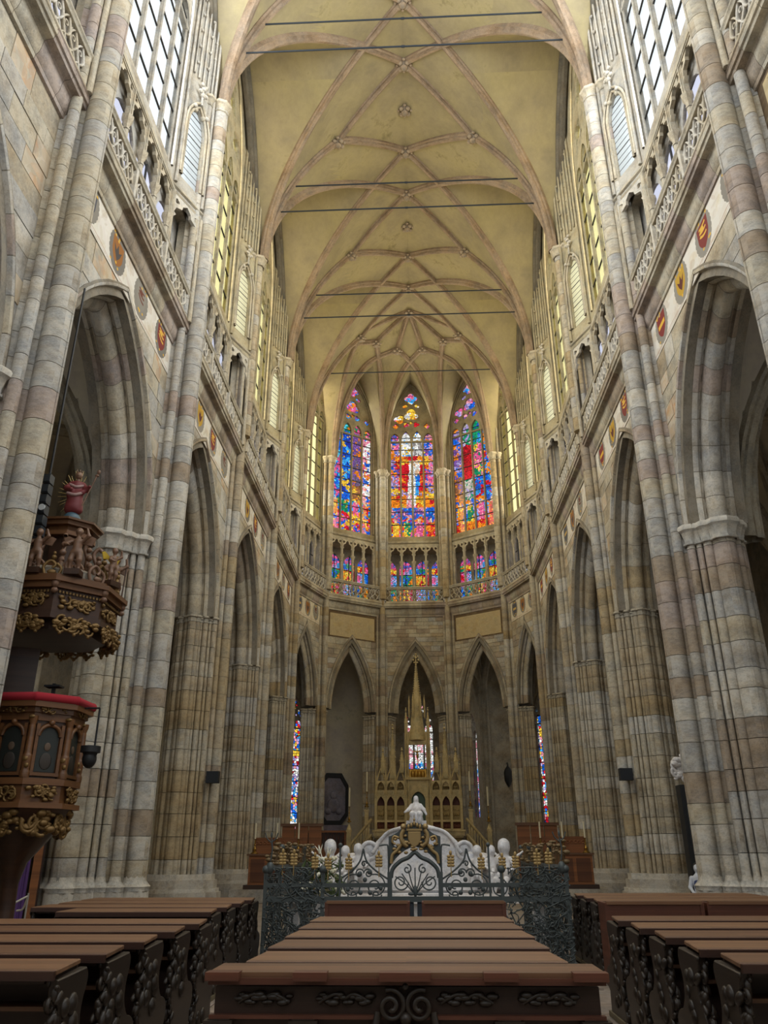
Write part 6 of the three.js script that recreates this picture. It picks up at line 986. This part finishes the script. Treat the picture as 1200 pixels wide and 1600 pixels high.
// ---- loudspeakers, dome fixture, aisle things
{
  const la = thing('line_array_speaker', 'slim black column loudspeaker hung on the pier above the pulpit', 'speaker', [-6.5, 6.5, -12.42]); for (let i = 0; i < 7; i++) M('speaker_module', merge([box(0.13, 0.17, 0.16, 0, 0.1 + i * 0.2, 0), box(0.11, 0.13, 0.02, 0.01, 0.1 + i * 0.2, 0.09)]), std(0x2b3138, { roughness: 0.5 }), la); M('hanging_rod', bar([0, 1.4, 0], [0, 5.6, -0.02], 0.022), MAT.black, la); M('round_badge', cyl(0.06, 0.06, 0.02, 0, 0, 0, 14).rotateX(1.571).translate(0.02, 0.72, 0.1), std(0xc9ced2), la);
  const dm = thing('dome_fixture', 'black dome fixture hanging on a bracket beside the red pulpit rim', 'fixture', [-5.36, 2.9, -13.2]); M('cap', merge([cyl(0.16, 0.16, 0.1, 0, 0.26, 0, 18), cyl(0.12, 0.1, 0.06, 0, 0.2, 0, 16)]), MAT.black, dm); M('dome', ball(0.115, 0, 0.16, 0, 1, 1.3, 1, 16), MAT.black, dm); M('bracket', merge([bar([0.06, 0.3, 0], [0.06, 0.98, 0], 0.016), bar([0.06, 0.98, 0], [-0.2, 0.98, 0], 0.016)]), MAT.black, dm);
  for (const s of [-1, 1]) { const b = thing('wall_speaker', `small black box loudspeaker fixed to the pier ${SIDE[s]}`, 'speaker', [s * 6.5, 3.65, -25.95], 0, 'box loudspeakers on piers'); M('box', merge([box(0.4, 0.36, 0.22, 0, 0.18, 0)]), MAT.black, b); M('grille', box(0.36, 0.32, 0.015, 0, 0.18, 0.115), std(0x23262a, { roughness: 0.9 }), b); M('bracket', box(0.2, 0.08, 0.5, s * 0.15, 0.18, -0.3), MAT.black, b); }
  // confessional with purple curtains, rope barrier
  const c = thing('confessional', 'brown wooden confessional with purple curtains in the dark aisle', 'confessional', [-8.65, 0, -17.6], 0.5); M('carcass', merge([box(1.5, 2.3, 0.7, 0, 1.15, -0.3), box(1.7, 0.14, 0.9, 0, 2.36, -0.25)]), WD.dark, c); for (const x of [-0.62, 0.62]) M('post', box(0.16, 2.3, 0.12, x, 1.15, 0.1), WD.stall, c); M('door', box(0.5, 1.0, 0.06, 0, 0.55, 0.1), WD.stall, c); for (const x of [-0.32, 0.32]) { const L = []; for (let i = 0; i < 6; i++) L.push(cyl(0.035, 0.04, 1.9, (i - 2.5) * 0.055, 0.25, 0.1 + (i % 2) * 0.02, 6)); M('curtain', merge(L), std(0x57396e, { roughness: 0.95 }), c, x, 0, 0); }
  const rb = thing('rope_barrier', 'white rope barrier on thin posts beside the pulpit pier', 'barrier', [-7.4, 0, -16.0]); for (const [x, z] of [[-0.9, 0.3], [0.05, -0.1]]) { M('post', merge([cyl(0.018, 0.018, 0.95, x, 0, z, 8), cyl(0.13, 0.13, 0.02, x, 0, z, 14)]), std(0xb8b4ac, { metalness: 0.6, roughness: 0.4 }), rb); } M('rope', tube([[-0.9, 0.9, 0.3], [-0.6, 0.72, 0.2], [-0.3, 0.72, 0.05], [0.05, 0.9, -0.1]], 0.018, 20, 6), std(0xd8d2c4), rb); M('rope', tube([[0.05, 0.9, -0.1], [-0.2, 0.66, -0.5], [-0.5, 0.6, -0.9]], 0.018, 16, 6), std(0xd8d2c4), rb);
  const pl = thing('white_notice', 'white framed notice with a grey figure on the aisle wall behind the pulpit', 'notice', [-13.28, 1.5, -27.4], Math.PI / 2); M('board', box(1.5, 1.3, 0.04, 0, 0.65, 0), std(0xe4e2cf), pl); M('picture', merge([ball(0.28, 0, 0.35, 0.0, 1, 1.2, 0.12), ball(0.13, 0, 0.75, 0.0, 1, 1, 0.25)]), std(0x77746a), pl);
  // black monument with white rococo sculpture
  const mo = thing('black_monument', 'black stone monument topped by white rococo sculpture between the piers', 'monument', [7.65, 0, -24.2]); M('stele', merge([box(0.8, 3.35, 0.4, 0.25, 1.7, 0), box(0.95, 0.2, 0.5, 0.25, 0.1, 0)]), MAT.black, mo); M('sculpture', foliage(40, 0.6, 0.75, 0.2, 0.09, 71).translate(0.1, 3.85, 0), MAT.marble, mo); M('plaque', box(0.5, 1.0, 0.03, 0.2, 2.3, 0.21), std(0x2c2f33), mo);
  // visitor sitting in the aisle, mostly behind the pier
  const be = thing('stool', 'low wooden stool under the seated visitor in the aisle', 'stool', [7.3, 0, -22.9]); M('seat', box(0.42, 0.04, 0.38, 0, 0.42, 0), WD.stall, be); for (const x of [-0.17, 0.17]) for (const z of [-0.15, 0.15]) M('leg', box(0.04, 0.4, 0.04, x, 0.2, z), WD.stall, be);
  const pe = thing('person', 'seated visitor with dark hair in a white and blue top behind the pier', 'person', [7.3, 0, -22.9], -0.4);
  const body = figure([...both([[[0.1, 0.53, 0.0, 0.09], [0.12, 0.52, 0.4, 0.07]], [[0.12, 0.5, 0.42, 0.062], [0.12, 0.1, 0.4, 0.045]], [[0.12, 0.07, 0.4, 0.042], [0.12, 0.045, 0.56, 0.035]], [[0.17, 0.98, 0, 0.06], [0.23, 0.76, 0.05, 0.048]], [[0.23, 0.76, 0.05, 0.045], [0.14, 0.64, 0.26, 0.034]], [[0.14, 0.64, 0.26, 0.034], [0.1, 0.63, 0.34, 0.026]]]), [[0, 0.55, 0, 0.14], [0, 0.8, 0, 0.13]], [[0, 0.8, 0, 0.13], [0, 0.98, 0, 0.13]], [[0, 1.04, 0, 0.05], [0, 1.12, 0.01, 0.05]], [[0, 1.2, 0.02, 0.085], [0, 1.25, 0.01, 0.085]], [[0, 1.2, 0.1, 0.016], [0, 1.22, 0.1, 0.012]]], 60, 0.04);
  M('body', body, std(0xc9cdd6, { roughness: 0.9 }), pe); M('hair', merge([ball(0.105, 0, 1.26, -0.02, 0.95, 0.95, 1, 12), ball(0.08, 0, 1.14, -0.07, 0.9, 1.2, 0.6, 10)]), std(0x1d1613, { roughness: 0.7 }), pe); M('jacket_front', ball(0.15, 0, 0.82, 0.04, 0.9, 1.3, 0.8, 12), std(0x34406a, { roughness: 0.9 }), pe);
}
renderer.render(scene, camera);
